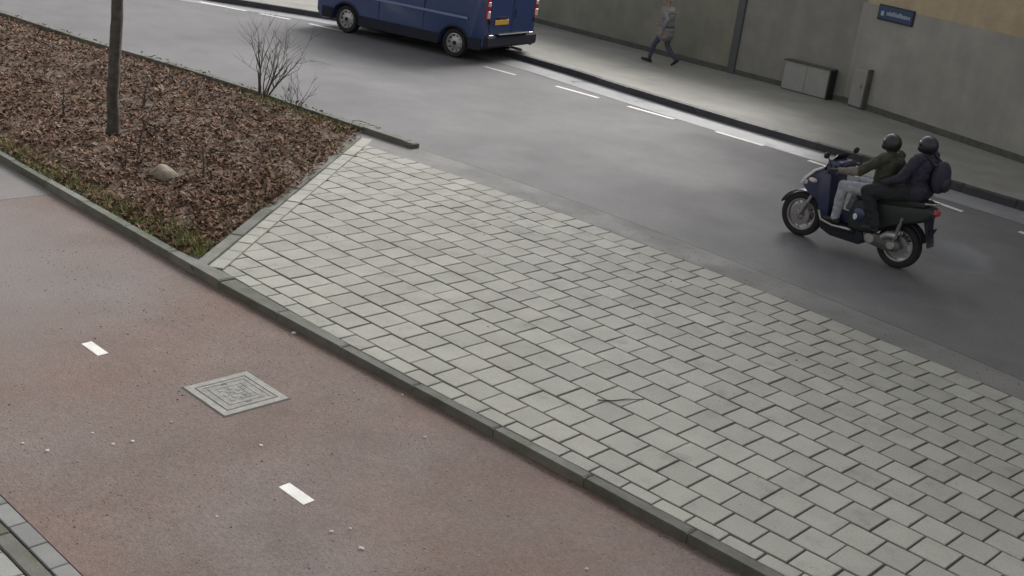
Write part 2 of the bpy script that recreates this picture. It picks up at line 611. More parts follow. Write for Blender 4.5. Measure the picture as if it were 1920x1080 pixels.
def clip(poly, p, n):
    out = []
    m = len(poly)
    for i in range(m):
        a, b = Vector(poly[i]), Vector(poly[(i + 1) % m])
        da, db = (a - p).dot(n), (b - p).dot(n)
        if da >= 0:
            out.append(tuple(a))
        if da * db < 0:
            out.append(tuple(a + (b - a) * (da / (da - db))))
    return out


def area(poly):
    return .5 * abs(sum(poly[i][0] * poly[(i + 1) % len(poly)][1] - poly[(i + 1) % len(poly)][0] * poly[i][1] for i in range(len(poly))))


pav = empty('paved_strip', (-7, 9, 0))
tag(pav, 'grey concrete paving in running bond beside the road', 'pavement', kind='structure')
PO = Vector((-7, 9))
NC, A, U0, GAP = 15, .3115, -5.672, .017
FR = [0, .93, 1.98, 3.03, 4.07, 5.12, 6.14, 7.16, 8.16, 9.16, 10.15, 11.13, 12.1, 13.07, 14.04, 15]
bedp = strip('joint_bed', frange(-14.6, 8, .4), lambda u: KI(u) - .02, lambda u: Rc(u) + .01, -.017, 'sand')
bedp.parent = pav
bedp.matrix_parent_inverse = Matrix.Translation((7, -9, 0))
tiles = []
camv = Vector((0, 0, H))
for i in range(0, NC + 1):
    for n in range(-30, 44):
        off = .5 * (i % 2)
        ua = U0 + (n + off) * A + GAP / 2
        ub = ua + A - GAP
        if ua < -14.6 or ub > 7:
            continue

        def vv(u, fr):
            return Kc(u) + (Rc(u) - Kc(u)) * fr / 15
        if i == 0:
            lo = lambda u: KI(u) + .006
            hi = lambda u: Kc(u) - GAP / 2
        else:
            lo = lambda u: vv(u, FR[i - 1]) + GAP / 2
            hi = lambda u: vv(u, FR[i]) - GAP / 2
        j = [random.uniform(-.004, .004) for _ in range(4)]
        poly = [(ua + j[0], lo(ua) + j[2]), (ub + j[1], lo(ub) + j[2]), (ub + j[1], hi(ub) + j[3]), (ua + j[0], hi(ua) + j[3])]
        full = all((Vector(q) - PD0).dot(dn) > .01 for q in poly)
        if not full:
            poly = clip(poly, PD0 + dn * .012, dn)
            if len(poly) < 3 or area(poly) < .004:
                continue
        cx = sum(q[0] for q in poly) / len(poly)
        cy = sum(q[1] for q in poly) / len(poly)
        # is it in view?
        rel = Vector((cx, cy, 0)) - camv
        z = rel.dot(fw)
        px, py = 960 + 2217 * rel.dot(right) / z, 540 + 2217 * rel.dot(down) / z
        vis = -30 < px < 1950 and -30 < py < 1110
        tiles.append((not vis, rel.length, i, poly, cx, cy, full))
tiles.sort(key=lambda t: (t[0], t[1]))
tile_me = {}
rest = MB()
bx_sh = MB().prism([(-.5, -.5), (.5, -.5), (.5, .5), (-.5, .5)], -.05, 0, 0)
for k, (nv_, dist, i, poly, cx, cy, full) in enumerate(tiles):
    zt = random.gauss(0, .0013)
    tx, ty = random.gauss(0, .0045), random.gauss(0, .0045)
    if k < 300 and not nv_:
        if full:
            # alike pieces share a mesh; size is set by scale
            key = 'half' if i == 0 else random.choice(('a', 'b', 'c'))
            wx = poly[1][0] - poly[0][0]
            wy = (poly[3][1] - poly[0][1] + poly[2][1] - poly[1][1]) / 2
            sx, sy = (.2965, .15) if i == 0 else (.2965, .32)
            if key not in tile_me:
                tile_me[key] = MB().prism([(-sx / 2 + random.uniform(0, .004), -sy / 2), (sx / 2, -sy / 2 + random.uniform(0, .005)), (sx / 2 - random.uniform(0, .004), sy / 2), (-sx / 2, sy / 2 - random.uniform(0, .004))], -.05, 0, .0055).mesh('paver', 'paver')
            o = link('paver', tile_me[key], pav)
            o.scale = (wx / sx, wy / sy, 1)
            o.rotation_euler = (tx, ty, math.atan2(poly[1][1] - poly[0][1], wx))
            o.location = (cx + 7, cy - 9, zt)
        else:
            o = MB().prism([(q[0] - cx, q[1] - cy) for q in poly], -.05, 0, .0055).build('paver', 'paver', pav)
            o.location = (cx + 7, cy - 9, zt)
    else:
        s = len(rest.v)
        rest.prism([(q[0] + 7, q[1] - 9) for q in poly], -.05, 0, .0055)
        rest.v[s:] = [(x, y, z + zt + (tx * (y - cy + 9) - ty * (x - cx - 7)) if z > -.04 else z) for x, y, z in rest.v[s:]]
tag(rest.build('paver_field', 'paver', pav), kind='stuff')

# diagonal border stones and planter edging
border = empty('planter_border', (PD0.x, PD0.y, 0))
tag(border, 'diagonal row of pale border stones along the planter', 'border', kind='structure')
Ld = (PD1 - PD0).length
n = int(Ld / .3)
for i in range(n):
    s0, s1 = i * Ld / n + .005, (i + 1) * Ld / n - .005
    po = [dd * s0 - dn * .006, dd * s1 - dn * .006, dd * s1 - dn * .175, dd * s0 - dn * .175]
    MB().prism([tuple(q) for q in po], -.05, .001 + random.gauss(0, .003), .006).build('border_stone', 'paver', border)
for i in range(int(Ld)):
    s0, s1 = i * Ld / int(Ld) + .004, (i + 1) * Ld / int(Ld) - .004
    po = [dd * s0 - dn * .195, dd * s1 - dn * .195, dd * s1 - dn * .33, dd * s0 - dn * .33]
    MB().prism([tuple(q) for q in po], -.08, .004 + random.gauss(0, .004), .012).build('edging_stone', 'kerb', border)
bj = MB().add([(*(dd * -.1 + dn * .03), -.016), (*(dd * (Ld + .1) + dn * .03), -.016), (*(dd * (Ld + .1) - dn * .36), -.016), (*(dd * -.1 - dn * .36), -.016)], [(0, 1, 2, 3)]).build('joint_bed', 'sand', border)

# road-side kerb of the planter
pk = empty('planter_kerb', (-20, 12, 0))
tag(pk, 'low concrete kerb between planter and asphalt road', 'kerb', kind='structure')
u = -38.9
while u < -13.8:
    a, b = u + .005, min(u + .995, -13.72)
    MB().prism([(a + 20, FAR(a) - 12 + .02), (b + 20, FAR(b) - 12 + .02), (b + 20, FAR(b) - 12 + .17), (a + 20, FAR(a) - 12 + .17)], -.1, .075 + random.gauss(0, .004), .015).build('kerb_stone', 'kerb', pk)
    u += 1.0

# far kerb (dark face towards the camera) and far pavement
fk = empty('far_kerb', (-15, 20.6, 0))
tag(fk, 'dark kerb along the far side of the road', 'kerb', kind='structure')
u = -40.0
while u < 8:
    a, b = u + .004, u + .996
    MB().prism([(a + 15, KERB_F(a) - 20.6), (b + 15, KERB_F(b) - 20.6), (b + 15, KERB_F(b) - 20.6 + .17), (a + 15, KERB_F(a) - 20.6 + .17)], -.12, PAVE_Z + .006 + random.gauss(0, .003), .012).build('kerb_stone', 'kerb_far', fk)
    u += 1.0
fp = strip('far_pavement', frange(-60, 12, .8), lambda u: KERB_F(u) + .165, lambda u: max(29, KERB_F(u) + 3), PAVE_Z, 'pave_far', nv=3)
tag(fp, 'grey pavement between far kerb and walls', 'pavement', kind='structure')

# dashed line on the road
for i, (ua, ub) in enumerate([(-28.1, -26.65), (-26.25, -25.4), (-24.75, -23.65), (-19.15, -18.2), (-17.0, -15.8), (-15.0, -13.8), (-12.75, -11.62), (-10.55, -9.45), (-8.4, -7.36), (-6.33, -5.2)]):
    us = frange(ua, ub, .3)
    o = strip('road_dash', us, lambda u: DASH(u) - .06, lambda u: DASH(u) + .06, ROAD_Z + .006, 'white' if i not in (3,) else 'wornwhite')
    lab = ['curved white road dash farthest along the road, beside the far kerb', 'short white road dash next to the far end of the kerb curve', 'white road dash just ahead of the blue van',
           'worn white road dash just behind the blue van', 'second white road dash behind the blue van', 'third white road dash behind the blue van',
           'white road dash between the van and the scooter, nearest the scooter', 'white road dash partly hidden by the scooter windscreen', 'white road dash showing behind the scooter passenger', 'white road dash at the right end of the line'][i]
    tag(o, lab, 'road marking', 'white dashes along the far side of the road')

# white dashes and manhole on the cycle path
for (x, y, lab) in ((-9.23, 4.754, 'white painted dash on the red path, farther one above the manhole'), (-6.16, 4.754, 'white painted dash on the red path, nearer one below the manhole')):
    o = MB().prism([(-.155 + .004, -.052), (.157, -.05), (.152, .054), (-.156, .05)], 0, .004).build('path_dash', 'white')
    o.location = (x, y, PATH_Z)
    tag(o, lab, 'path marking', 'white dashes on the cycle path')

mh = empty('manhole_cover', (-7.81, 5.315, PATH_Z))
tag(mh, 'square worn metal manhole cover in the red cycle path', 'manhole cover')
def ring(mb, o, i, z0, z1):
    for (ax, ay, bx_, by_) in ((-o, -o, o, -i), (-o, i, o, o), (-o, -i, -i, i), (i, -i, o, i)):
        mb.prism([(ax, ay), (bx_, ay), (bx_, by_), (ax, by_)], z0, z1)
m = MB(); ring(m, .335, .32, -.02, .003); m.build('joint', 'irondark', mh)
m = MB(); ring(m, .32, .255, -.02, .008); m.build('frame', 'manframe', mh)
m = MB(); m.prism([(-.247, -.247), (.247, -.247), (.247, .247), (-.247, .247)], -.03, .0055); m.build('lid', 'iron', mh)
m = MB(); ring(m, .243, .205, 0, .009); m.build('lid_rim', 'iron', mh)
m = MB(); ring(m, .175, .135, 0, .009); m.build('lid_rib', 'iron', mh)
for a in range(5):
    for b in range(5):
        if (a + b) % 2 == 0 or random.random() < .35:
            MB().box((-.1 + a * .05, -.1 + b * .05, .004), (.04, .036, .009)).build('lid_stud', 'iron', mh)
for s in (-1, 1):
    MB().box((s * .19, 0, .003), (.02, .06, .006)).build('lift_slot', 'irondark', mh)

# road gully at the planter's corner
gl = empty('road_gully', (-15.35, FAR(-15.35) + .40, ROAD_Z))
tag(gl, 'dark slotted road gully grating by the planter corner', 'drain')
m = MB(); ring(m, .24, .2, -.02, .014); gfz = m.build('frame', 'kerb', gl); gfz.scale = (1.25, .8, 1)
m = MB(); m.prism([(-.25, -.16), (.25, -.16), (.25, .16), (-.25, .16)], -.05, .004); m.build('pit', 'irondark', gl)
for k in range(5):
    MB().box((-.2 + k * .1, 0, .006), (.035, .3, .012)).build('bar', 'manframe', gl)

# ------------------------------------------------------------------ planter
def diagv(u):
    # planter side of the edging
    p = PD0 - dn * .34
    t = (u - p.x) / dd.x
    return p.y + dd.y * t


us = frange(-38, -10.75, .1)
NV = 56
vs, fs = [], []
def mulch_z(u, v):
    v0, v1 = KI(u), min(FAR(u), diagv(u) if u > -16 else 99)
    e = max(0.0, min(v - v0, v1 - v, .5)) / .5
    n1 = noise.noise(Vector((u * .9, v * .9, 0)))
    n2 = noise.noise(Vector((u * 4, v * 4, 3)))
    return -.035 + e * (.11 + .06 * n1) + .035 * n2 * min(1, e * 2)
for uu in us:
    v0, v1 = KI(uu) - .005, min(FAR(uu) + .025, diagv(uu) if uu > -16 else 99)
    v1 = max(v1, v0 + .02)
    for k in range(NV + 1):
        v = v0 + (v1 - v0) * k / NV
        vs.append((uu, v, mulch_z(uu, v)))
for i in range(len(us) - 1):
    for k in range(NV):
        p = i * (NV + 1) + k
        fs.append((p, p + NV + 1, p + NV + 2, p + 1))
bedm = MB().add(vs, fs).build('planting_bed', 'soil', smooth=True)
tag(bedm, 'brown soil of the planting bed between path and road', 'planting bed', kind='structure')

lv = MB()
rng = random.Random(3)
cnt = 0
while cnt < 36000:
    uu = -10.9 - 22 * rng.random() ** 1.5
    v0, v1 = KI(uu) + .05, min(FAR(uu) + (.12 if rng.random() < .25 else 0), (diagv(uu) + (rng.uniform(0, .30) if (uu < -12.0 and rng.random() < .8) else -.03)) if uu > -16 else 99)
    if v1 - v0 < .08:
        continue
    v = v0 + (6.0) * rng.random()
    if v > v1:
        continue
    if noise.noise(Vector((uu * 1.6, v * 1.6, 9))) + rng.random() * .9 < .05:
        continue
    cnt += 1
    z = max(mulch_z(uu, v), .012 if (uu > -16 and v > diagv(uu)) else (.08 if v > FAR(uu) else -9)) + rng.uniform(.0, .03)
    a = rng.uniform(0, 6.283)
    sz = rng.uniform(.015, .06)
    wd = sz * rng.uniform(.3, .75)
    tl, bd = rng.uniform(-.7, .7), rng.uniform(-.02, .03)
    ca, sa = math.cos(a), math.sin(a)
    ct = math.cos(tl)
    st = math.sin(tl)
    loc = [(-sz, 0, 0), (0, -wd, bd), (sz, 0, 0), (0, wd, bd)]
    q = [(uu + ca * x * ct - sa * y, v + sa * x * ct + ca * y, z + abs(st) * sz + x * st + w_) for x, y, w_ in loc]
    lv.add(q, [(0, 1, 2), (0, 2, 3)])
tag(lv.build('leaf_litter', 'leaf'), 'brown dead leaves and bark covering the planting bed', 'leaves', kind='stuff')

gr = MB()
for (cu, cv, su, sv, nn, hh) in ((-11.05, 6.88, .35, .10, 700, .09), (-11.9, 6.80, .5, .10, 600, .07), (-13.2, 6.85, .6, .1, 150, .08), (-15.3, 11.95, .5, .15, 260, .10), (-12.2, 8.5, .3, .2, 90, .07), (-16.7, 11.9, .7, .2, 220, .13), (-14.5, 6.78, 1.6, .10, 1300, .07), (-19.5, 6.82, 2.5, .08, 400, .08), (-11.6, 7.6, .35, .3, 200, .07), (-13.0, 9.4, .5, .5, 200, .07), (-14.2, 11.0, .4, .4, 200, .07)):
    for _ in range(nn):
        x, y = rng.gauss(cu, su), rng.gauss(cv, sv)
        if y < KI(x) - .02 or (x > -14.8 and y > diagv(x) - .02):
            continue
        z = mulch_z(x, y)
        a = rng.uniform(0, 6.28)
        h = hh * rng.uniform(.5, 1.3)
        l = rng.uniform(.2, .9) * h
        wv = rng.uniform(.006, .013)
        gr.add([(x - wv * math.sin(a), y + wv * math.cos(a), z), (x + wv * math.sin(a), y - wv * math.cos(a), z), (x + l * math.cos(a), y + l * math.sin(a), z + h)], [(0, 1, 2)])
tag(gr.build('grass_tufts', 'grass'), 'sparse yellow-green grass tufts at the planter edges', 'grass', kind='stuff')

# tree
def branch(mb, p, d, ln, r, depth, rg, kids=3):
    pts, rad = [Vector(p)], [r]
    n = 5
    for i in range(n):
        d = (d + Vector((rg.gauss(0, .10), rg.gauss(0, .10), rg.gauss(.03, .06)))).normalized()
        pts.append(pts[-1] + d * ln / n)
        rad.append(r * (1 - .65 * (i + 1) / n))
    mb.tube(pts, rad, 6 if r > .015 else 4, False)
    if depth > 0:
        for k in range(kids):
            t = rg.uniform(.35, 1.0)
            i = min(n - 1, int(t * n))
            q = pts[i] + (pts[i + 1] - pts[i]) * (t * n - i if t < 1 else 1)
            ax = Vector((rg.gauss(0, 1), rg.gauss(0, 1), rg.gauss(.2, .5))).normalized()
            nd = (d * .75 + ax * .6).normalized()
            branch(mb, q, nd, ln * rg.uniform(.5, .7), max(.003, rad[i] * .62), depth - 1, rg, kids)


tr = empty('street_tree', (-15.62, 8.32, .06))
tag(tr, 'dark slim bare tree standing in the brown planting bed', 'tree')
rg = random.Random(12)
m = MB()
tp = [(0, 0, -.2), (.0, .0, .15), (.005, .008, .55), (.02, .02, 1.0), (.035, .03, 1.5), (.045, .05, 2.0), (.05, .06, 2.6), (.08, .07, 3.3), (.07, .10, 4.2), (.1, .12, 5.2)]
tr_r = [.115, .092, .083, .082, .084, .083, .077, .066, .05, .03]
path_, rad_ = [], []
for k in range(64):
    t = k / 63 * 9
    i = min(8, int(t)); f_ = t - i
    q = Vector(tp[i]).lerp(Vector(tp[i + 1]), f_)
    q += Vector((noise.noise(Vector((q.z * 2.2, 0, 5))), noise.noise(Vector((q.z * 2.2, 4, 5))), 0)) * .022
    path_.append(q)
    rad_.append((tr_r[i] * (1 - f_) + tr_r[i + 1] * f_) * (1 + .09 * noise.noise(Vector((q.z * 5, 1, 1)))))
m.tube(path_, rad_, 18)
m.v = [(x + .010 * noise.noise(Vector((x * 22, y * 22, z * 5))), y + .010 * noise.noise(Vector((x * 22 + 7, y * 22, z * 5))), z) for x, y, z in m.v]
m.build('trunk', 'bark', tr, smooth=True)
m = MB()
for k in range(12):
    z_ = 2.7 + k * .21
    a_ = k * 2.4
    branch(m, (.07, .08, z_), Vector((math.cos(a_) * .8, math.sin(a_) * .8, .75)).normalized(), 1.7 - .06 * k, .03 - .001 * k, 2, rg, 4)
m.build('crown', 'twig', tr)


def shrub(name, loc, h, nst, spread, lean, label, seed, r=.012):
    e = empty(name, loc)
    tag(e, label, 'shrub')
    rg = random.Random(seed)
    for k in range(nst):
        m = MB()
        a = 6.283 * k / nst + rg.uniform(-.4, .4)
        d = Vector((math.cos(a) * spread + lean[0], math.sin(a) * spread + lean[1], 1)).normalized()
        branch(m, (math.cos(a) * .05, math.sin(a) * .05, -.05), d, h * rg.uniform(.7, 1.05), r, 2, rg, 3)
        m.build('stem', 'twig', e)
    return e


shrub('bare_shrub', (-17.42, 12.12, .0), 1.05, 12, .36, (.22, .2), 'tall bare twiggy shrub at the road edge of the planter', 5, .013)
shrub('bare_shrub', (-16.55, 12.15, .0), .5, 6, .5, (.15, .1), 'low sparse bare shrub beside the tall one, nearer the gully', 8, .008)
for k, (x, y, h, lab) in enumerate(((-14.55, 8.15, .6, 'dark dead plant stem just right of the tree trunk'), (-13.25, 8.35, .45, 'thin dead plant stem standing right behind the pale stone'), (-16.9, 8.2, .5, 'thin dead plant stem left of the tree trunk'), (-13.95, 7.6, .35, 'short dead plant stem left of the pale stone'), (-17.0, 9.6, .5, 'thin dead plant stem behind the tree trunk'))):
    e = empty('dead_stem', (x, y, mulch_z(x, y)))
    tag(e, lab, 'plant stem', 'dead stems in the planting bed')
    rg = random.Random(40 + k)
    m = MB(); branch(m, (0, 0, -.05), Vector((.03, .02, 1)), h, .014, 1, rg, 4); m.build('stalk', 'twig', e)
    m = MB(); branch(m, (.02, -.01, -.05), Vector((.2, -.15, 1)).normalized(), h * .7, .01, 1, rg, 3); m.build('stalk', 'twig', e)

# pale stone
m = MB().ell((0, 0, 0), (.20, .17, .15), 26, 18)
m.v = [(x * (1 + .28 * noise.noise(Vector((x * 6, y * 6, z * 6)))), y * (1 + .28 * noise.noise(Vector((x * 6 + 4, y * 6, z * 6)))), max(-.06, z * (1 + .22 * noise.noise(Vector((x * 7, y * 7 + 9, z * 7)))))) for x, y, z in m.v]
o = m.build('stone', 'stone', smooth=True)
o.location = (-13.35, 7.83, .10)
tag(o, 'pale rounded stone lying in the dead leaves', 'stone')

# scraps of litter on the cycle path
LIT = [(-8.47, 6.38), (-7.47, 4.49), (-7.63, 3.91), (-7.39, 3.95), (-7.35, 4.09), (-7.74, 3.42), (-6.78, 4.86), (-6.09, 4.03), (-5.21, 4.6), (-5.45, 4.69), (-5.49, 4.56), (-4.13, 5.7), (-6.19, 6.04), (-6.89, 6.4), (-7.16, 6.08), (-7.54, 3.51)]
for k, (x, y) in enumerate(LIT):
    x, y = x * 1.0201, y * 1.0201
    rg = random.Random(100 + k)
    s = rg.uniform(.011, .018) * (1.9 if k in (0, 8) else 1)
    m = MB()
    n = 7
    pts = [(s * rg.uniform(.6, 1.3) * math.cos(6.283 * i / n), s * rg.uniform(.6, 1.2) * math.sin(6.283 * i / n)) for i in range(n)]
    m.prism(pts, 0, s * rg.uniform(.5, .9), s * .3)
    o = m.build('litter_scrap', 'litter')
    o.location = (x, y, PATH_Z + .001)
    lab = {0: 'larger pale litter scrap on the red path close to the kerb', 8: 'larger pale litter scrap near the bottom of the red path'}.get(k, ['', 'tiny pale scrap on the red path just below the manhole', 'tiny pale scrap on the red path, middle of the row by the left tiles', 'tiny pale scrap on the red path, right part of the left row', 'tiny pale scrap on the red path, right end of the left row', 'tiny pale scrap on the red path nearest the left picture edge', 'tiny pale scrap on the red path midway between manhole and nearer dash', 'tiny pale scrap on the red path left of the nearer dash', '', 'tiny pale scrap just above the larger scrap near the bottom', 'tiny pale scrap just left above the larger scrap near the bottom', 'tiny pale scrap farthest right on the red path near the bottom', 'tiny pale scrap on the red path right of the manhole, farther from it', 'tiny pale scrap on the red path close to the kerb above the middle', 'tiny pale scrap on the red path right beside the manhole', 'tiny pale scrap on the red path at the left, lower of the pair'][k])
    tag(o, lab, 'litter', 'litter scraps on the cycle path')

# loose grit, leaf crumbs on path, pavers and gutter
gt = MB()
rg = random.Random(77)
for k in range(5200):
    t = rg.random()
    if t < .7:
        x, y, z = rg.uniform(-12, -3), rg.uniform(3.1, 6.5), PATH_Z
        if noise.noise(Vector((x * .8, y * .8, 2))) + rg.random() * .7 < .25:
            continue
    elif t < .84:
        x = rg.uniform(-13, -3); y = KO(x) - abs(rg.gauss(0, .06)); z = PATH_Z
    elif t < .95:
        x = rg.uniform(-14, 0); y = Rc(x) + rg.uniform(.0, .5); z = -.012
    else:
        x = rg.uniform(-11, 0); y = rg.uniform(Kc(x), Rc(x)); z = .002
        if (Vector((x, y)) - PD0).dot(dn) < 0:
            continue
    s_ = rg.uniform(.003, .007) * (1.7 if rg.random() < .06 else 1)
    a = rg.uniform(0, 6.28)
    pts = [(x + s_ * rg.uniform(.5, 1.2) * math.cos(a + b), y + s_ * rg.uniform(.5, 1.2) * math.sin(a + b)) for b in (0, 1.6, 3.2, 4.7)]
    gt.prism(pts, z, z + s_ * .5)
tag(gt.build('grit', island_ramp('grit', [(0, (.07, .055, .048)), (.45, (.125, .095, .082)), (.75, (.20, .16, .14)), (1, (.34, .30, .26))])), 'fine dark grit and leaf crumbs on path and pavers', 'grit', kind='stuff')
o = MB().tube([(0, 0, .010), (.14, -.02, .010), (.29, .012, .010), (.45, -.015, .014)], [.006, .0055, .005, .003], 6).build('twig', 'twig')
o.location = (-5.87, 7.85, 0)
o.rotation_euler = (0, 0, R(60))
tag(o, 'thin dark twig lying on the grey pavers', 'twig')

# ------------------------------------------------------------------ walls and building on the far side
def wall_seg(name, P0, P1, z0, z1, thick, m, parent=None, out=0.0):
    P0, P1 = Vector(P0), Vector(P1)
    t = (P1 - P0).normalized()
    n_ = Vector((t.y, -t.x))       # towards the road
    if n_.y > 0:
        n_ = -n_
    a, b = P0 + n_ * out, P1 + n_ * out
    c_, d_ = b - n_ * thick, a - n_ * thick
    return MB().prism([tuple(a), tuple(b), tuple(c_), tuple(d_)], z0, z1).build(name, m, parent)


G = at_z([(-40, 27.6), (-24.46, 27.0), (-17.15, 26.28), (-16.75, 26.25), (-13.55, 26.03)], PAVE_Z)
BL = at_z([(-13.8, 26.12), (-8.5, 24.22), (6.0, 19.0)], PAVE_Z)
gw = empty('garden_wall', (0, 0, 0))
tag(gw, 'olive-grey rendered garden wall behind the walking person', 'wall')
wall_seg('wall', G[0], G[2], PAVE_Z - .1, 2.6, .25, 'render_olive', gw)
wall_seg('coping', G[0], G[2], 2.6, 2.68, .33, 'kerb', gw, .04)
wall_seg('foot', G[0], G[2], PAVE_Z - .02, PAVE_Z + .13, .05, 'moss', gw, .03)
gp = empty('wall_pillar', (0, 0, 0))
tag(gp, 'dark upright pillar between olive wall and grey panel', 'pillar')
wall_seg('post', (G[2][0], G[2][1]), (G[2][0] + .2, G[2][1] - .012), PAVE_Z - .1, 2.75, .3, 'pillar', gp, .07)
wall_seg('cap', (G[2][0] - .03, G[2][1]), (G[2][0] + .23, G[2][1] - .012), 2.75, 2.82, .36, 'kerb', gp, .1)
pw = empty('panel_wall', (0, 0, 0))
tag(pw, 'grey rendered wall panel between dark pillar and building corner', 'wall')
wall_seg('wall', (G[2][0] + .2, G[2][1] - .012), G[4], PAVE_Z - .1, 2.6, .25, 'render_panel', pw)
wall_seg('coping', (G[2][0] + .24, G[2][1] - .014), (G[4][0] - .02, G[4][1]), 2.6, 2.68, .33, 'kerb', pw, .04)
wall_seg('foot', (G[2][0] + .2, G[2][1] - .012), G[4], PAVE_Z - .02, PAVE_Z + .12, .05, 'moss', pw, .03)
bl = empty('corner_building', (0, 0, 0))
tag(bl, 'corner building with grey plinth below beige brickwork', 'building')
PLZ = 2.42
wall_seg('plinth', BL[0], BL[2], PAVE_Z - .1, PLZ, 5, 'render_grey', bl, .03)
wall_seg('wall', BL[0], BL[2], PLZ, 15, 5, 'yellow_wall', bl)
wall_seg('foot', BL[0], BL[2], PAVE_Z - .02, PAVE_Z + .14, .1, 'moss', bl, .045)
wall_seg('roof', (BL[0][0] - .1, BL[0][1] + .04), BL[2], 15, 15.2, 5.2, 'kerb', bl, .25)

hb = empty('added_shade_building', (0, -1.6, 0))  # unseen block added to cut off sky and darken camera-facing sides
tag(hb, 'unseen building added behind the camera to shade the kerb faces', 'building')
MB().box((-4, -3, 5.4), (56, 6, 11.2)).build('wall', 'render_grey', hb)
MB().box((-4, -2.9, 11.1), (56.4, 6.4, .2)).build('roof', 'kerb', hb)

tB = (Vector(BL[1]) - Vector(BL[0])).normalized()
nB = Vector((tB.y, -tB.x))
aB = math.atan2(tB.y, tB.x)
# street name sign
sg = empty('street_sign', (*(Vector(BL[0]) + tB * 1.26 + nB * .055), 2.3))
sg.rotation_euler = (0, 0, aB)
tag(sg, 'blue street name sign on the grey building wall', 'sign')
MB().box((0, 0, 0), (1.10, .03, .335), ch=.008).build('sign_edge', 'signedge', sg)
MB().box((0, -.017, 0), (1.04, .012, .275), ch=.003).build('sign_face', 'signblue', sg)
rg = random.Random(2)
x = -.26
MB().box((-.39, -.026, -.02), (.09, .006, .1), ch=.0).build('emblem', 'signwhite', sg)
let = MB()
while x < .44:
    wd = rg.choice((.022, .034, .04))
    hh = rg.choice((.07, .07, .095))
    let.box((x + wd / 2, -.026, -.01 + (hh - .07) / 2), (wd, .006, hh))
    x += wd + .018
let.build('lettering', 'signwhite', sg)

# low cabinet against the panel wall, and the narrow pale one at the corner
tG = (Vector(G[4]) - Vector(G[3])).normalized()
cb = empty('utility_cabinet', (*(Vector(G[4]) - tG * 1.06 + Vector((0, -.16))), PAVE_Z))
cb.rotation_euler = (0, 0, math.atan2(tG.y, tG.x))
tag(cb, 'low wide grey utility cabinet standing against the wall panel', 'cabinet')
MB().box((0, 0, .35), (1.28, .22, .66), ch=.01).build('body', 'cabinet', cb)
MB().box((0, 0, .695), (1.34, .28, .03), ch=.006).build('lid', 'moss', cb)
MB().box((.665, -.02, .35), (.05, .24, .68)).build('side_post', 'black', cb)
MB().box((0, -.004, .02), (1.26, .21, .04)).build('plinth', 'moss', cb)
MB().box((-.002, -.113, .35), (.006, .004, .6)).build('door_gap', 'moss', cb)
cb2 = empty('meter_cabinet', (*(Vector(BL[0]) + tB * .70 + nB * .10), PAVE_Z))
cb2.rotation_euler = (0, 0, aB)
tag(cb2, 'narrow pale meter cabinet at the foot of the building corner', 'cabinet')
MB().box((0, 0, .46), (.42, .16, .84), ch=.01).build('body', 'cabinet_pale', cb2)
MB().box((.235, .01, .46), (.045, .15, .9)).build('side_post', 'moss', cb2)
MB().box((0, -.083, .48), (.32, .008, .68), ch=.003).build('door', 'render_grey', cb2)
MB().box((.12, -.09, .5), (.02, .01, .08)).build('handle', 'black', cb2)
MB().box((0, .0, .02), (.40, .15, .04)).build('plinth', 'moss', cb2)


# ------------------------------------------------------------------ vehicles
def wheel(parent, c, r, wd, style='van', rim_r=None, sx=1):
    """wheel at local c, axis y"""
    e = bpy.data.objects.new('wheel', None)
    C.objects.link(e)
    e.parent = parent
    e.location = c
    rr = rim_r or r * .64
    h = wd / 2
    MB().lathe([(-h * .8, rr), (-h, rr + (r - rr) * .35), (-h * .92, r - .02), (-h * .6, r - .003), (0, r), (h * .6, r - .003), (h * .92, r - .02), (h, rr + (r - rr) * .35), (h * .8, rr)], (0, 0, 0), 40).build('tyre', 'tyre', e, smooth=True)
    if style == 'van':
        m = MB()
        o = h * .78
        m.lathe([(-o, rr), (o, rr), (o + .004, rr - .02), (o - .03, rr - .035), (o - .035, rr * .62), (o - .008, rr * .42), (o - .008, .001), (-o, .001)], (0, 0, 0), 36, closed=False)
        m.build('rim', 'silver', e, smooth=True)
        for k in range(10):
            a = 2 * math.pi * k / 10
            MB().ell((rr * .77 * math.cos(a), o - .030, rr * .77 * math.sin(a)), (.026, .012, .026), 8, 6).build('vent_hole', 'black', e)
        MB().lathe([(o - .02, .05), (o + .01, .045), (o + .012, .001)], (0, 0, 0), 16, closed=False).build('hub_cap', 'dark', e)
    else:
        m = MB()
        m.lathe([(-h * .7, rr + .004), (h * .7, rr + .004), (h * .62, rr - .018), (h * .2, rr - .03), (-h * .2, rr - .03), (-h * .62, rr - .018)], (0, 0, 0), 40)
        m.build('rim', 'rimgrey', e, smooth=True)
        for k in range(10):
            a = 2 * math.pi * (k // 2) / 5 + (.12 if k % 2 else -.12)
            MB().tube([(.03 * math.cos(a), 0, .03 * math.sin(a)), ((rr - .015) * math.cos(a + (.1 if k % 2 else -.1)), 0, (rr - .015) * math.sin(a + (.1 if k % 2 else -.1)))], [.014, .010], 6).build('spoke', 'rimgrey', e)
        MB().lathe([(-.06, .045), (.06, .045), (.065, .02), (-.065, .02)], (0, 0, 0), 18).build('hub', 'silver', e, smooth=True)
        for s in ((1, -1) if sx else (1,)):
            MB().lathe([(s * .068, .075), (s * .068, .15), (s * .073, .15), (s * .073, .075)], (0, 0, 0), 30).build('brake_disc', 'chrome', e)
    return e


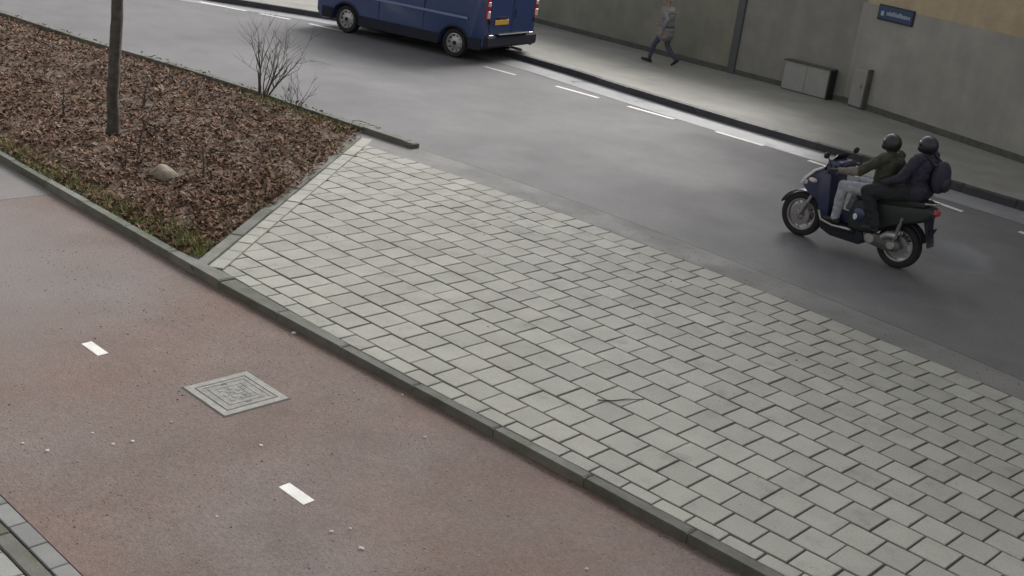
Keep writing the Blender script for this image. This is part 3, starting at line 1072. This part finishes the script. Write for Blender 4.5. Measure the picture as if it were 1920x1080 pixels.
# --- the blue van
Av, Bv = Vector((-23.49, 18.69)), Vector((-20.26, 19.35))
fv = (Av - Bv).normalized()
lvv = Vector((-fv.y, fv.x))
van_o = Bv - lvv * 1.12
van = empty('van', (van_o.x, van_o.y, ROAD_Z), math.atan2(fv.y, fv.x))
van.scale = (1, 1.12, 1)
tag(van, 'dark blue panel van driving away by the far kerb', 'van')
WB, RB, FB = 3.3, -.83, 4.25      # wheelbase, rear face, nose
WR, ZB = .34, .26


def arch(cx, r, n=10):
    return [(cx - r * math.cos(math.pi * k / n), ZB + .02 + (r) * math.sin(math.pi * k / n) * 1.0) for k in range(n + 1)]


prof = [(RB, ZB + .12)] + [(RB + .25, ZB)] + arch(0, .43) + arch(WB, .43) + [(FB - .18, ZB), (FB, .42), (FB, .85), (FB - .08, 1.06), (FB - .42, 1.22), (FB - .95, 1.36), (FB - 1.75, 2.2), (FB - 2.1, 2.42), (FB - 2.8, 2.5), (RB + .15, 2.5), (RB + .02, 2.38)]
m = MB().extrude_xz(prof, -1.0, 1.0)
# tumblehome: the upper body leans in a little
m.v = [(x, y * (1 - .09 * max(0, (z - 1.0) / 1.5) ** 1.6), z) for x, y, z in m.v]
m.build('body', 'vanblue', van, smooth=True, bevel=.045, seg=3)
MB().box((1.7, 0, .52), (4.6, 1.62, .5)).build('underbody', 'black', van)
for cx in (0, WB):
    for s in (-1, 1):
        wheel(van, (cx, s * .875, WR), WR, .215, 'van', .225).scale = (1, s, 1)
for s in (-1, 1):
    # dark sill cladding, split by the wheels
    for (x0, x1, z0, z1) in ((.44, WB - .44, .25, .50), (RB + .06, -.44, .30, .56), (WB + .44, FB - .2, .30, .56)):
        MB().box(((x0 + x1) / 2, s * 1.008, (z0 + z1) / 2), (x1 - x0, .05, z1 - z0), ch=.012).build('sill_cladding', 'dark', van)
    for cx in (0, WB):
        m = MB()
        pts = [(cx - .455 * math.cos(math.pi * k / 16), s * 1.0, ZB + .02 + .455 * math.sin(math.pi * k / 16)) for k in range(17)]
        m.tube(pts, .028, 6)
        m.build('wheel_arch', 'dark', van, smooth=True)
    MB().box((1.75, s * 1.012, .965), (4.2, .03, .06), ch=.01).build('crease_glint', 'vanglint', van)  # pale strip painted in for the crease's reflection, not a trim part
    for x0 in (RB + 1.75, RB + 3.1):
        MB().box((x0, s * 1.0, 1.25), (.012, .012, 1.45)).build('panel_gap', 'black', van)
    MB().box((FB - 1.35, s * .972, 1.72), (.78, .03, .55), ch=.012).build('side_window', 'glass', van)
    MB().box((RB + 3.0, s * 1.012, 1.12), (.16, .03, .04), ch=.01).build('door_handle', 'black', van)
    mr = MB().box((FB - 1.0, s * 1.13, 1.55), (.12, .2, .36), ch=.04).build('mirror', 'black', van)
    # tall tail lamps on the rear corners
    lp = MB().box((RB - .004, s * .925, 1.34), (.07, .135, .70), ch=.03).build('tail_lamp', 'redlamp', van)
    MB().box((RB - .03, s * .925, 1.12), (.03, .10, .17), ch=.012).build('lamp_lens', 'clearlamp', lp)
    MB().box((RB - .03, s * .925, 1.36), (.03, .10, .12), ch=.012).build('lamp_lens', 'clearlamp', lp)
    MB().box((FB - .09, s * .78, .95), (.2, .3, .3), ch=.06).build('headlight', 'clearlamp', van)
    # rear doors
    dr = MB().box((RB - .004, s * .425, 1.44), (.05, .83, 1.62), ch=.02).build('rear_door', 'vanblue', van)
    MB().box((RB - .026, s * .42, 1.78), (.02, .62, .55), ch=.008).build('window', 'glass', dr)
    for zz in (.95, 1.9):
        MB().box((RB - .02, s * .855, zz), (.05, .05, .1), ch=.01).build('hinge', 'dark', dr)
    MB().box((RB - .034, s * .78, .62), (.03, .16, .07), ch=.008).build('reflector', 'redlamp', van)
MB().box((RB - .035, -.09, 1.12), (.02, .04, .2), ch=.006).build('door_handle', 'black', van)
MB().box((RB - .02, 0, .50), (.16, 1.98, .28), ch=.05).build('rear_bumper', 'dark', van)
MB().box((RB - .06, 0, .66), (.14, 1.2, .03), ch=.008).build('bumper_step', 'black', van)
MB().box((RB - .04, .42, .935), (.014, .52, .115), ch=.004).build('number_plate', 'plate', van)
MB().box((RB - .034, .42, .935), (.01, .56, .15), ch=.004).build('plate_holder', 'black', van)
MB().box((RB - .03, .42, 1.04), (.04, .4, .05), ch=.01).build('plate_light', 'dark', van)
m = MB().add([(FB - .98, -.84, 1.40), (FB - .98, .84, 1.40), (FB - 1.72, .76, 2.19), (FB - 1.72, -.76, 2.19), (FB - .96, -.84, 1.42), (FB - .96, .84, 1.42), (FB - 1.70, .76, 2.21), (FB - 1.70, -.76, 2.21)], [(0, 1, 2, 3), (4, 5, 6, 7), (0, 1, 5, 4), (1, 2, 6, 5), (2, 3, 7, 6), (3, 0, 4, 7)])
m.build('windscreen', 'glass', van)
MB().box((FB - .04, 0, .5), (.14, 1.9, .36), ch=.05).build('front_bumper', 'dark', van)
MB().tube([(RB + .2, -.4, .26), (RB - .1, -.4, .25)], .03, 8).build('exhaust_pipe', 'engine', van)

# --- the scooter
bk = empty('motor_scooter', (-6.47, 14.73, ROAD_Z), math.pi)
tag(bk, 'large dark blue motor scooter carrying two people on the road', 'scooter')
wheel(bk, (1.5, 0, .315), .315, .11, 'bike', .225)
wheel(bk, (0, 0, .31), .31, .13, 'bike', .215, 0)
for s in (-1, 1):
    MB().tube([(1.5, s * .085, .315), (1.41, s * .085, .53)], [.030, .032], 10).build('fork_leg', 'chrome', bk, smooth=True)
    MB().tube([(1.41, s * .085, .52), (1.30, s * .085, .80)], [.023, .023], 10).build('fork_tube', 'silver', bk, smooth=True)
    MB().tube([(1.12, s * .05, 1.11), (1.06, s * .2, 1.14), (.98, s * .40, 1.12)], .014, 8).build('handlebar', 'black', bk, smooth=True)
    MB().tube([(1.01, s * .37, 1.12), (.95, s * .47, 1.115)], .019, 8).build('grip', 'seatmat', bk, smooth=True)
    mi = MB().tube([(1.06, s * .28, 1.14), (1.10, s * .36, 1.28)], .008, 6).build('mirror', 'black', bk)
    MB().ell((1.10, s * .40, 1.30), (.025, .075, .045), 12, 8).build('mirror_glass', 'black', mi, smooth=True)
    MB().ell((1.36, s * .155, .86), (.07, .03, .035), 10, 8).build('indicator', 'clearlamp', bk, smooth=True)
    MB().tube([(1.14, s * .235, .50), (1.08, s * .24, .39), (.9, s * .24, .355), (.62, s * .235, .37)], .016, 8).build('floor_trim', 'silver', bk, smooth=True)
    MB().ell((.56, s * .20, .60), (.11, .03, .10), 14, 8).build('side_panel', 'bikeblue', bk, smooth=True)
    MB().ell((.60, s * .228, .565), (.032, .010, .045), 10, 6).build('side_badge', 'bikewhite', bk, smooth=True)
    MB().tube([(.30, s * .16, .44), (.28, s * .30, .43)], .014, 6).build('pillion_peg', 'dark', bk)
    MB().tube([(.04, s * .14, .36), (-.03, s * .155, .72)], .027, 10).build('rear_shock', 'chrome', bk, smooth=True)
    MB().tube([(-.05, s * .13, .90), (-.26, s * .13, .97), (-.38, s * .06, .98), (-.39, 0, .98)], .013, 8).build('grab_rail', 'silver', bk, smooth=True)
# front mudguard: a band round the wheel
m = MB()
arc = [R(18 + 9 * k) for k in range(16)]
for sgn in (0, 1):
    pass
poly = [(1.5 + .335 * math.cos(t), .315 + .335 * math.sin(t)) for t in arc] + [(1.5 + .350 * math.cos(t), .315 + .350 * math.sin(t)) for t in reversed(arc)]
m.extrude_xz(poly, -.075, .075)
m.build('front_mudguard', 'bikenavy', bk, smooth=True)
# nose with pale upper panel
m = MB().extrude_xz([(1.56, .74), (1.50, .86), (1.36, 1.0), (1.2, 1.07), (1.06, 1.02), (1.06, .80), (1.22, .62), (1.36, .62), (1.48, .68)], -.15, .15)
m.v = [(x, y * (1.25 - .75 * max(0, (x - 1.15) / .4)), z) for x, y, z in m.v]
m.build('nose_cowl', 'bikenavy', bk, smooth=True, bevel=.03)
m = MB().extrude_xz([(1.585, .765), (1.52, .87), (1.38, 1.015), (1.24, 1.085), (1.23, 1.06), (1.36, .98), (1.49, .84), (1.545, .755)], -.15, .15)
m.v = [(x, y * (1.2 - .5 * max(0, (x - 1.2) / .4)), z) for x, y, z in m.v]
m.build('nose_panel', 'bikewhite', bk, smooth=True, bevel=.008)
for s in (-1, 1):
    MB().ell((1.50, s * .075, .80), (.05, .04, .045), 12, 8).build('headlight', 'clearlamp', bk, smooth=True)
# leg shield
m = MB().extrude_xz([(1.30, 1.0), (1.16, 1.04), (1.06, .98), (1.02, .60), (1.02, .38), (1.14, .36), (1.24, .46), (1.30, .66)], -.235, .235)
m.v = [(x - .08 * (abs(y) / .235) ** 2 * (1 if x > 1.1 else 0), y * (1 - .25 * max(0, (.62 - z) / .25)), z) for x, y, z in m.v]
m.build('leg_shield', 'bikenavy', bk, smooth=True, bevel=.035)
m = MB()
m.box((1.06, 0, 1.12), (.22, .44, .17), ch=.03)
m.build('handlebar_cowl', 'bikenavy', bk, smooth=True, bevel=.012)
m = MB()
N = 8
for k in range(N + 1):
    a = (k / N - .5) * 1.9
    for (x, z, wd) in ((1.27, 1.05, .20), (1.20, 1.17, .21), (1.12, 1.28, .17)):
        m.v.append((x - .13 * (1 - math.cos(a)), wd * math.sin(a) / math.sin(.95), z))
for k in range(N):
    for j in range(2):
        p = k * 3 + j
        m.f.append((p, p + 1, p + 4, p + 3))
ws = m.build('windscreen', 'screen', bk, smooth=True)
so_ = ws.modifiers.new('solid', 'SOLIDIFY'); so_.thickness = .006
MB().box((.84, 0, .345), (.52, .44, .05), ch=.02).build('floorboard', 'dark', bk)
m = MB().extrude_xz([(1.16, .38), (1.12, .24), (.95, .18), (.5, .18), (.42, .3), (.5, .38)], -.17, .17)
m.build('belly_pan', 'dark', bk, smooth=True, bevel=.03)
MB().box((.84, 0, .46), (.5, .17, .2), ch=.05).build('centre_tunnel', 'bikenavy', bk)
m = MB().extrude_xz([(.70, .36), (.72, .60), (.68, .78), (.5, .83), (.0, .88), (-.34, .93), (-.42, .86), (-.30, .72), (-.05, .63), (.16, .53), (.36, .38)], -.2, .2)
m.v = [(x, y * (1 - .42 * max(0, (.1 - x) / .5)), z) for x, y, z in m.v]
m.build('rear_body', 'pannier', bk, smooth=True, bevel=.045, seg=3)
m = MB().extrude_xz([(.70, .84), (.56, .85), (.38, .86), (.28, .94), (-.02, .97), (-.27, .99), (-.29, .92), (-.02, .86), (.3, .80), (.68, .78)], -.16, .16)
m.build('seat', 'seatmat', bk, smooth=True, bevel=.03)
m = MB().extrude_xz([(.48, .40), (.15, .41), (-.03, .39), (-.09, .31), (-.03, .24), (.15, .22), (.44, .25)], .085, .165)
tc = m.build('transmission_case', 'engine', bk, smooth=True, bevel=.02)
MB().lathe([(.165, .075), (.18, .065), (.182, .001)], (.36, 0, .325), 20, closed=False).build('case_cover', 'silver', tc, smooth=True)
MB().lathe([(.165, .06), (.18, .05), (.182, .001)], (.05, 0, .315), 20, closed=False).build('case_cover', 'silver', tc, smooth=True)
MB().tube([(.5, -.12, .25), (.3, -.17, .29), (.05, -.19, .36), (-.3, -.2, .46)], [.03, .05, .06, .05], 12).build('silencer', 'chrome', bk, smooth=True)
MB().tube([(.18, .19, .40), (.1, .2, .46), (-.02, .2, .47)], [.04, .05, .045], 10).build('air_box', 'silver', bk, smooth=True)
arc = [R(60 + 9 * k) for k in range(12)]
poly = [(.345 * math.cos(t), .31 + .345 * math.sin(t)) for t in arc] + [(.358 * math.cos(t), .31 + .358 * math.sin(t)) for t in reversed(arc)]
MB().extrude_xz(poly, -.075, .075).build('rear_mudguard', 'dark', bk, smooth=True)
m = MB().extrude_xz([(-.26, .80), (-.33, .62), (-.41, .40), (-.43, .41), (-.36, .66), (-.34, .82)], -.085, .085)
m.build('plate_bracket', 'dark', bk, smooth=True)
MB().box((-.385, 0, .57), (.012, .18, .17), rot=Matrix.Rotation(R(-18), 3, 'Y'), ch=.003).build('number_plate', 'dark', bk)
MB().ell((-.39, 0, .865), (.05, .10, .045), 14, 8).build('tail_lamp', 'redlamp', bk, smooth=True)


# ------------------------------------------------------------------ people
def capsule(p0, r0_, p1, r1, n=10):
    p0, p1 = Vector(p0), Vector(p1)
    t = p1 - p0
    L_ = max(t.length, 1e-5)
    t = t / L_
    pts, rad = [], []
    for k in range(4):
        a = math.pi / 2 * k / 4
        pts.append(p0 - t * r0_ * math.cos(a)); rad.append(max(.001, r0_ * math.sin(a)))
    pts.append(p0); rad.append(r0_)
    pts.append(p1); rad.append(r1)
    for k in range(3, -1, -1):
        a = math.pi / 2 * k / 4
        pts.append(p1 + t * r1 * math.cos(a)); rad.append(max(.001, r1 * math.sin(a)))
    return pts, rad


def figure(parent, caps, mats, voxel=.011, name='body'):
    """one continuous body surface grown from overlapping tapered limbs"""
    mb = MB()
    for (p0, a, p1, b, s) in caps:
        pts, rad = capsule(p0, a, p1, b)
        mb.tube(pts, rad, 12)
    me = mb.mesh(name, mats[0])
    tmp = bpy.data.objects.new('tmp', me)
    C.objects.link(tmp)
    rm = tmp.modifiers.new('r', 'REMESH')
    rm.mode = 'VOXEL'
    rm.voxel_size = voxel
    smo = tmp.modifiers.new('s', 'SMOOTH')
    smo.factor = .5
    smo.iterations = 3
    bpy.context.view_layer.update()
    dg = bpy.context.evaluated_depsgraph_get()
    out = bpy.data.meshes.new_from_object(tmp.evaluated_get(dg))
    bpy.data.objects.remove(tmp)
    out.name = name
    out.materials.clear()
    for k in mats:
        out.materials.append(MT[k])
    nvt = len(out.vertices)
    vc = np.empty(nvt * 3); out.vertices.foreach_get('co', vc); vc = vc.reshape(-1, 3)
    vn = np.empty(nvt * 3); out.vertices.foreach_get('normal', vn); vn = vn.reshape(-1, 3)
    bst = np.full(nvt, 1e9); rr_ = np.zeros(nvt)
    for (p0, a, p1, b, s) in caps:
        p0, p1 = np.array(p0, float), np.array(p1, float)
        d = p1 - p0
        t = np.clip(((vc - p0) @ d) / max(d @ d, 1e-9), 0, 1)
        e = np.linalg.norm(vc - (p0 + t[:, None] * d), axis=1) - (a + (b - a) * t)
        k = e < bst
        bst[k] = e[k]; rr_[k] = max(a, b)
    for i in range(nvt):
        if rr_[i] > .036:
            q = Vector(vc[i])
            f_ = .011 * noise.noise(Vector((q.x * 9, q.y * 9, q.z * 17))) + .006 * noise.noise(q * 31)
            vc[i] += vn[i] * (f_ + .003)
    out.vertices.foreach_set('co', vc.ravel())
    nf = len(out.polygons)
    cen = np.empty(nf * 3)
    out.polygons.foreach_get('center', cen)
    cen = cen.reshape(-1, 3)
    best = np.full(nf, 1e9)
    slot = np.zeros(nf, int)
    for (p0, a, p1, b, s) in caps:
        p0, p1 = np.array(p0, float), np.array(p1, float)
        d = p1 - p0
        t = np.clip(((cen - p0) @ d) / max(d @ d, 1e-9), 0, 1)
        q = p0 + t[:, None] * d
        e = np.linalg.norm(cen - q, axis=1) - (a + (b - a) * t)
        k = e < best
        best[k] = e[k]
        slot[k] = s
    out.polygons.foreach_set('material_index', slot.astype(np.int32))
    out.polygons.foreach_set('use_smooth', [True] * nf)
    return link(name, out, parent)


def hand(wr, dirv, palm, side, slot, curl=.9):
    """palm + five fingers curling around; dirv: finger direction, palm: palm normal"""
    wr, d, p = Vector(wr), Vector(dirv).normalized(), Vector(palm).normalized()
    lat = d.cross(p) * side
    caps = []
    kn = wr + d * .085
    for k in range(4):
        off = (k - 1.5) * .021
        caps.append((wr + lat * off * .6, .017, kn + lat * off, .013, slot))
        ln = (.038, .043, .040, .031)[k]
        a1 = kn + lat * off
        d1 = (d * math.cos(curl * .7) + p * math.sin(curl * .7))
        a2 = a1 + d1 * ln
        d2 = (d * math.cos(curl * 1.6) + p * math.sin(curl * 1.6))
        a3 = a2 + d2 * ln * .75
        d3 = (d * math.cos(curl * 2.3) + p * math.sin(curl * 2.3))
        a4 = a3 + d3 * ln * .55
        caps += [(a1, .0105, a2, .0098, slot), (a2, .0098, a3, .009, slot), (a3, .009, a4, .008, slot)]
    b1 = wr + d * .03 - lat * .035
    b2 = b1 + (d * .6 - lat * .5 + p * .5).normalized() * .035
    b3 = b2 + (d * .5 + p * .8).normalized() * .03
    caps += [(wr + d * .015 - lat * .015, .015, b1, .012, slot), (b1, .012, b2, .0105, slot), (b2, .0105, b3, .009, slot)]
    return caps


def lerp(a, b, t):
    return tuple(Vector(a).lerp(Vector(b), t))


def torso(hipc, chest, neck, sh_w, hip_w, top, bot, girth=1.0):
    hipc, chest, neck = Vector(hipc), Vector(chest), Vector(neck)
    y = Vector((0, 1, 0))
    c_ = [(hipc - y * hip_w, .115 * girth, hipc + y * hip_w, .115 * girth, bot)]
    for t, wd, r in ((.25, .07, .118), (.5, .08, .122), (.75, .095, .125), (1.0, .11, .118)):
        q = hipc.lerp(chest, t)
        c_.append((q - y * wd, r * girth, q + y * wd, r * girth, top))
    s_ = chest + (neck - chest) * .55
    c_.append((s_ - y * (sh_w - .02), .072, s_ + y * (sh_w - .02), .072, top))
    c_.append((s_, .085, neck, .055, top))
    return c_


# rider
rd = empty('person', (-6.47, 14.73, ROAD_Z), math.pi)
tag(rd, 'scooter rider in olive jacket and pale jeans gripping the handlebars', 'person')
caps = torso((.40, 0, .965), (.36, 0, 1.31), (.39, 0, 1.48), .20, .085, 0, 1, 1.12)
caps.append(((.39, 0, 1.43), .058, (.41, 0, 1.54), .06, 0))
caps.append(((.41, 0, 1.56), .085, (.41, 0, 1.61), .088, 0))
for s in (-1, 1):
    hip, kne, ank, toe = (.42, s * .12, .94), (.84, s * .25, .93), (.90, s * .19, .475), (1.05, s * .20, .415)
    caps += [(hip, .102, lerp(hip, kne, .55), .088, 1), (lerp(hip, kne, .55), .088, kne, .072, 1), (kne, .072, lerp(kne, ank, .35), .070, 1), (lerp(kne, ank, .35), .070, ank, .056, 1)]
    caps += [(ank, .05, (.87, s * .19, .42), .042, 3), ((.87, s * .19, .415), .042, toe, .036, 3)]
    sh, el, wr = (.38, s * .215, 1.425), (.63, s * .325, 1.19), (.885, s * .395, 1.15)
    caps += [(sh, .078, lerp(sh, el, .5), .068, 0), (lerp(sh, el, .5), .068, el, .060, 0), (el, .060, lerp(el, wr, .4), .055, 4), (lerp(el, wr, .4), .055, wr, .036, 4)]
    caps += hand((.895, s * .405, 1.145), (1, .12 * s, -.05), (0, 0, -1), s, 2)
figure(rd, caps, ['olive', 'jeans', 'glove', 'shoe', 'tan'], .0095)


def helmet(parent, c, m):
    hm = MB().ell(c, (.128, .108, .126), 28, 20)
    out = []
    for x, y, z in hm.v:
        dx, dz = x - c[0], z - c[2]
        if dz < -.02 and dx > 0:
            x += .030 * min(1, dx / .08) * min(1, (-dz - .02) / .05)      # chin bar
        out.append((x, y, max(z, c[2] - .100)))
    hm.v = out
    ho = hm.build('helmet', m, parent, smooth=True)
    vs_, fs_ = [], []
    for k in range(13):
        a = (k / 12 - .5) * 2.3
        for zz in (-.012, .022, .052):
            sc_ = math.sqrt(max(0, 1 - (zz / .126) ** 2)) + .022
            vs_.append((c[0] + .128 * sc_ * math.cos(a), c[1] + .108 * sc_ * math.sin(a), c[2] + zz))
    for k in range(12):
        for j in range(2):
            fs_.append((k * 3 + j, k * 3 + j + 1, k * 3 + j + 4, k * 3 + j + 3))
    vz = MB().add(vs_, fs_).build('visor', 'visor', ho, smooth=True)
    sd_ = vz.modifiers.new('solid', 'SOLIDIFY')
    sd_.thickness = .004
    return ho


helmet(rd, (.42, 0, 1.60), 'helmet')

# passenger
pg = empty('person', (-6.47, 14.73, ROAD_Z), math.pi)
tag(pg, 'scooter passenger in navy coat and dark trousers behind the rider', 'person')
caps = torso((-.03, 0, 1.08), (-.10, 0, 1.42), (-.08, 0, 1.59), .19, .085, 0, 1, 1.12)
caps.append(((-.08, 0, 1.54), .055, (-.07, 0, 1.66), .058, 0))
caps.append(((-.07, 0, 1.66), .085, (-.07, 0, 1.71), .087, 0))
# coat skirt over the hips
caps += [((-.10, -.1, 1.08), .13, (-.10, .1, 1.08), .13, 0), ((-.15, -.1, 1.12), .11, (-.15, .1, 1.12), .11, 0)]
for s in (-1, 1):
    hip, kne, ank, toe = (.0, s * .14, 1.05), (.46, s * .32, .97), (.26, s * .315, .57), (.40, s * .32, .495)
    caps += [(hip, .115, lerp(hip, kne, .55), .108, 1), (lerp(hip, kne, .55), .108, kne, .086, 1), (kne, .086, lerp(kne, ank, .35), .088, 1), (lerp(kne, ank, .35), .088, ank, .068, 1)]
    caps += [(ank, .052, (.24, s * .31, .51), .043, 3), ((.24, s * .31, .50), .043, toe, .035, 3)]
    sh, el, wr = (-.08, s * .215, 1.53), (.06, s * .31, 1.25), (.29, s * .255, 1.13)
    caps += [(sh, .082, lerp(sh, el, .5), .072, 0), (lerp(sh, el, .5), .072, el, .064, 0), (el, .064, wr, .042, 0)]
    caps += hand((.295, s * .255, 1.128), (1, -.35 * s, -.1), (0, -s, 0), -1, 2, .6)
figure(pg, caps, ['navy', 'charcoal', 'glove', 'shoe'], .0095)
helmet(pg, (-.075, 0, 1.69), 'helmetnavy')
bp = empty('backpack', (-6.47, 14.73, ROAD_Z), math.pi)
tag(bp, 'dark rounded backpack on the scooter passenger', 'backpack')
m = MB().ell((-.335, 0, 1.33), (.115, .15, .215), 18, 12)
m.build('pack', 'navy', bp, smooth=True)
MB().ell((-.42, 0, 1.26), (.055, .11, .11), 14, 10).build('pocket', 'pannier', bp, smooth=True)
for s in (-1, 1):
    MB().tube([(-.29, s * .1, 1.48), (-.12, s * .12, 1.585), (.035, s * .13, 1.47), (.045, s * .14, 1.33), (-.2, s * .17, 1.2)], .017, 6).build('strap', 'pannier', bp, smooth=True)

# pedestrian walking along the wall
px_, py_ = at_z([(-18.43, 25.09)], PAVE_Z)[0]
pd = empty('person', (px_, py_, PAVE_Z), math.pi + .07)
tag(pd, 'person in grey coat, blue trousers and cream hat walking by the wall', 'person')
caps = torso((0, 0, .90), (.04, 0, 1.26), (.05, 0, 1.42), .20, .085, 0, 1, 1.18)
caps += [((0, -.09, .84), .155, (0, .09, .84), .155, 0), ((0, -.09, .74), .16, (0, .09, .74), .16, 0)]
caps += [((.05, 0, 1.40), .05, (.075, 0, 1.50), .052, 2), ((.085, 0, 1.55), .078, (.08, 0, 1.60), .082, 2), ((.09, 0, 1.50), .055, (.10, 0, 1.56), .065, 2)]
caps += [((.165, 0, 1.56), .014, (.185, 0, 1.535), .017, 2)]
for s in (-1, 1):
    caps += [((.075, s * .085, 1.575), .016, (.072, s * .088, 1.545), .014, 2)]
for s, kne, ank, toe in ((1, (.23, .1, .47), (.33, .1, .10), (.52, .11, .055)), (-1, (-.02, -.1, .46), (-.34, -.1, .16), (-.24, -.11, .03))):
    hip = (0, s * .09, .86)
    caps += [(hip, .09, lerp(hip, kne, .5), .078, 1), (lerp(hip, kne, .5), .078, kne, .06, 1), (kne, .06, lerp(kne, ank, .35), .058, 1), (lerp(kne, ank, .35), .058, ank, .045, 1)]
    heel = (ank[0] - .05, ank[1], ank[2] - .055) if s > 0 else (ank[0] - .05, ank[1], ank[2] - .01)
    caps += [(ank, .045, heel, .04, 3), (heel, .04, toe, .032, 3)]
for s, el, wr in ((1, (-.14, .27, 1.12), (-.05, .28, .89)), (-1, (.10, -.27, 1.10), (.33, -.25, .98))):
    sh = (.04, s * .195, 1.35)
    caps += [(sh, .065, lerp(sh, el, .5), .056, 0), (lerp(sh, el, .5), .056, el, .05, 0), (el, .05, wr, .037, 0)]
    dv = (Vector(wr) - Vector(el)).normalized()
    caps += hand(tuple(Vector(wr) + dv * .02), tuple(dv), (0, -s, 0), -1, 2, .35)
figure(pd, caps, ['greycoat', 'bluetrousers', 'skin', 'shoe'], .0095)
ht = MB().ell((.075, 0, 1.615), (.118, .105, .105), 20, 12)
ht.v = [(x, y, max(z, 1.585)) for x, y, z in ht.v]
ho = ht.build('hat', 'cream', pd, smooth=True)
MB().lathe([(-.012, .10), (-.012, .125), (.014, .128), (.014, .10)], (.075, 0, 1.597), 24, 'z').build('hat_brim', 'cream', ho, smooth=True)
for s in (-1, 1):
    MB().ell((.158, s * .032, 1.572), (.008, .013, .007), 8, 6).build('eye', 'eye', pd)
MB().ell((.160, 0, 1.502), (.006, .024, .005), 8, 6).build('mouth', 'eye', pd)

# pale exhaust puff behind the scooter
pf = MB().ell((0, 0, 0), (.52, .22, .20), 20, 12).build('exhaust_smoke', 'black')
pf.location = (-5.62, 14.62, .42)
tag(pf, 'faint pale exhaust puff behind the scooter', 'smoke', kind='stuff')
pm = bpy.data.materials.new('smoke')
pm.use_nodes = True
n, l = pm.node_tree.nodes, pm.node_tree.links
n.remove(n['Principled BSDF'])
vol = n.new('ShaderNodeVolumePrincipled')
vol.inputs['Color'].default_value = (.85, .87, .88, 1)
tc_ = n.new('ShaderNodeTexCoord')
le = n.new('ShaderNodeVectorMath'); le.operation = 'MULTIPLY'; le.inputs[1].default_value = (1 / .52, 1 / .22, 1 / .20)
ln_ = n.new('ShaderNodeVectorMath'); ln_.operation = 'LENGTH'
nz_ = n.new('ShaderNodeTexNoise'); nz_.inputs['Scale'].default_value = 5
mr_ = n.new('ShaderNodeMapRange'); mr_.inputs['From Min'].default_value = 1.0; mr_.inputs['From Max'].default_value = .1; mr_.inputs['To Max'].default_value = 8.0
mu_ = n.new('ShaderNodeMath'); mu_.operation = 'MULTIPLY'
l.new(tc_.outputs['Object'], le.inputs[0]); l.new(le.outputs[0], ln_.inputs[0]); l.new(tc_.outputs['Object'], nz_.inputs['Vector'])
l.new(ln_.outputs['Value'], mr_.inputs['Value']); l.new(mr_.outputs[0], mu_.inputs[0]); l.new(nz_.outputs['Fac'], mu_.inputs[1])
l.new(mu_.outputs[0], vol.inputs['Density']); l.new(vol.outputs[0], n['Material Output'].inputs['Volume'])
pf.data.materials[0] = pm
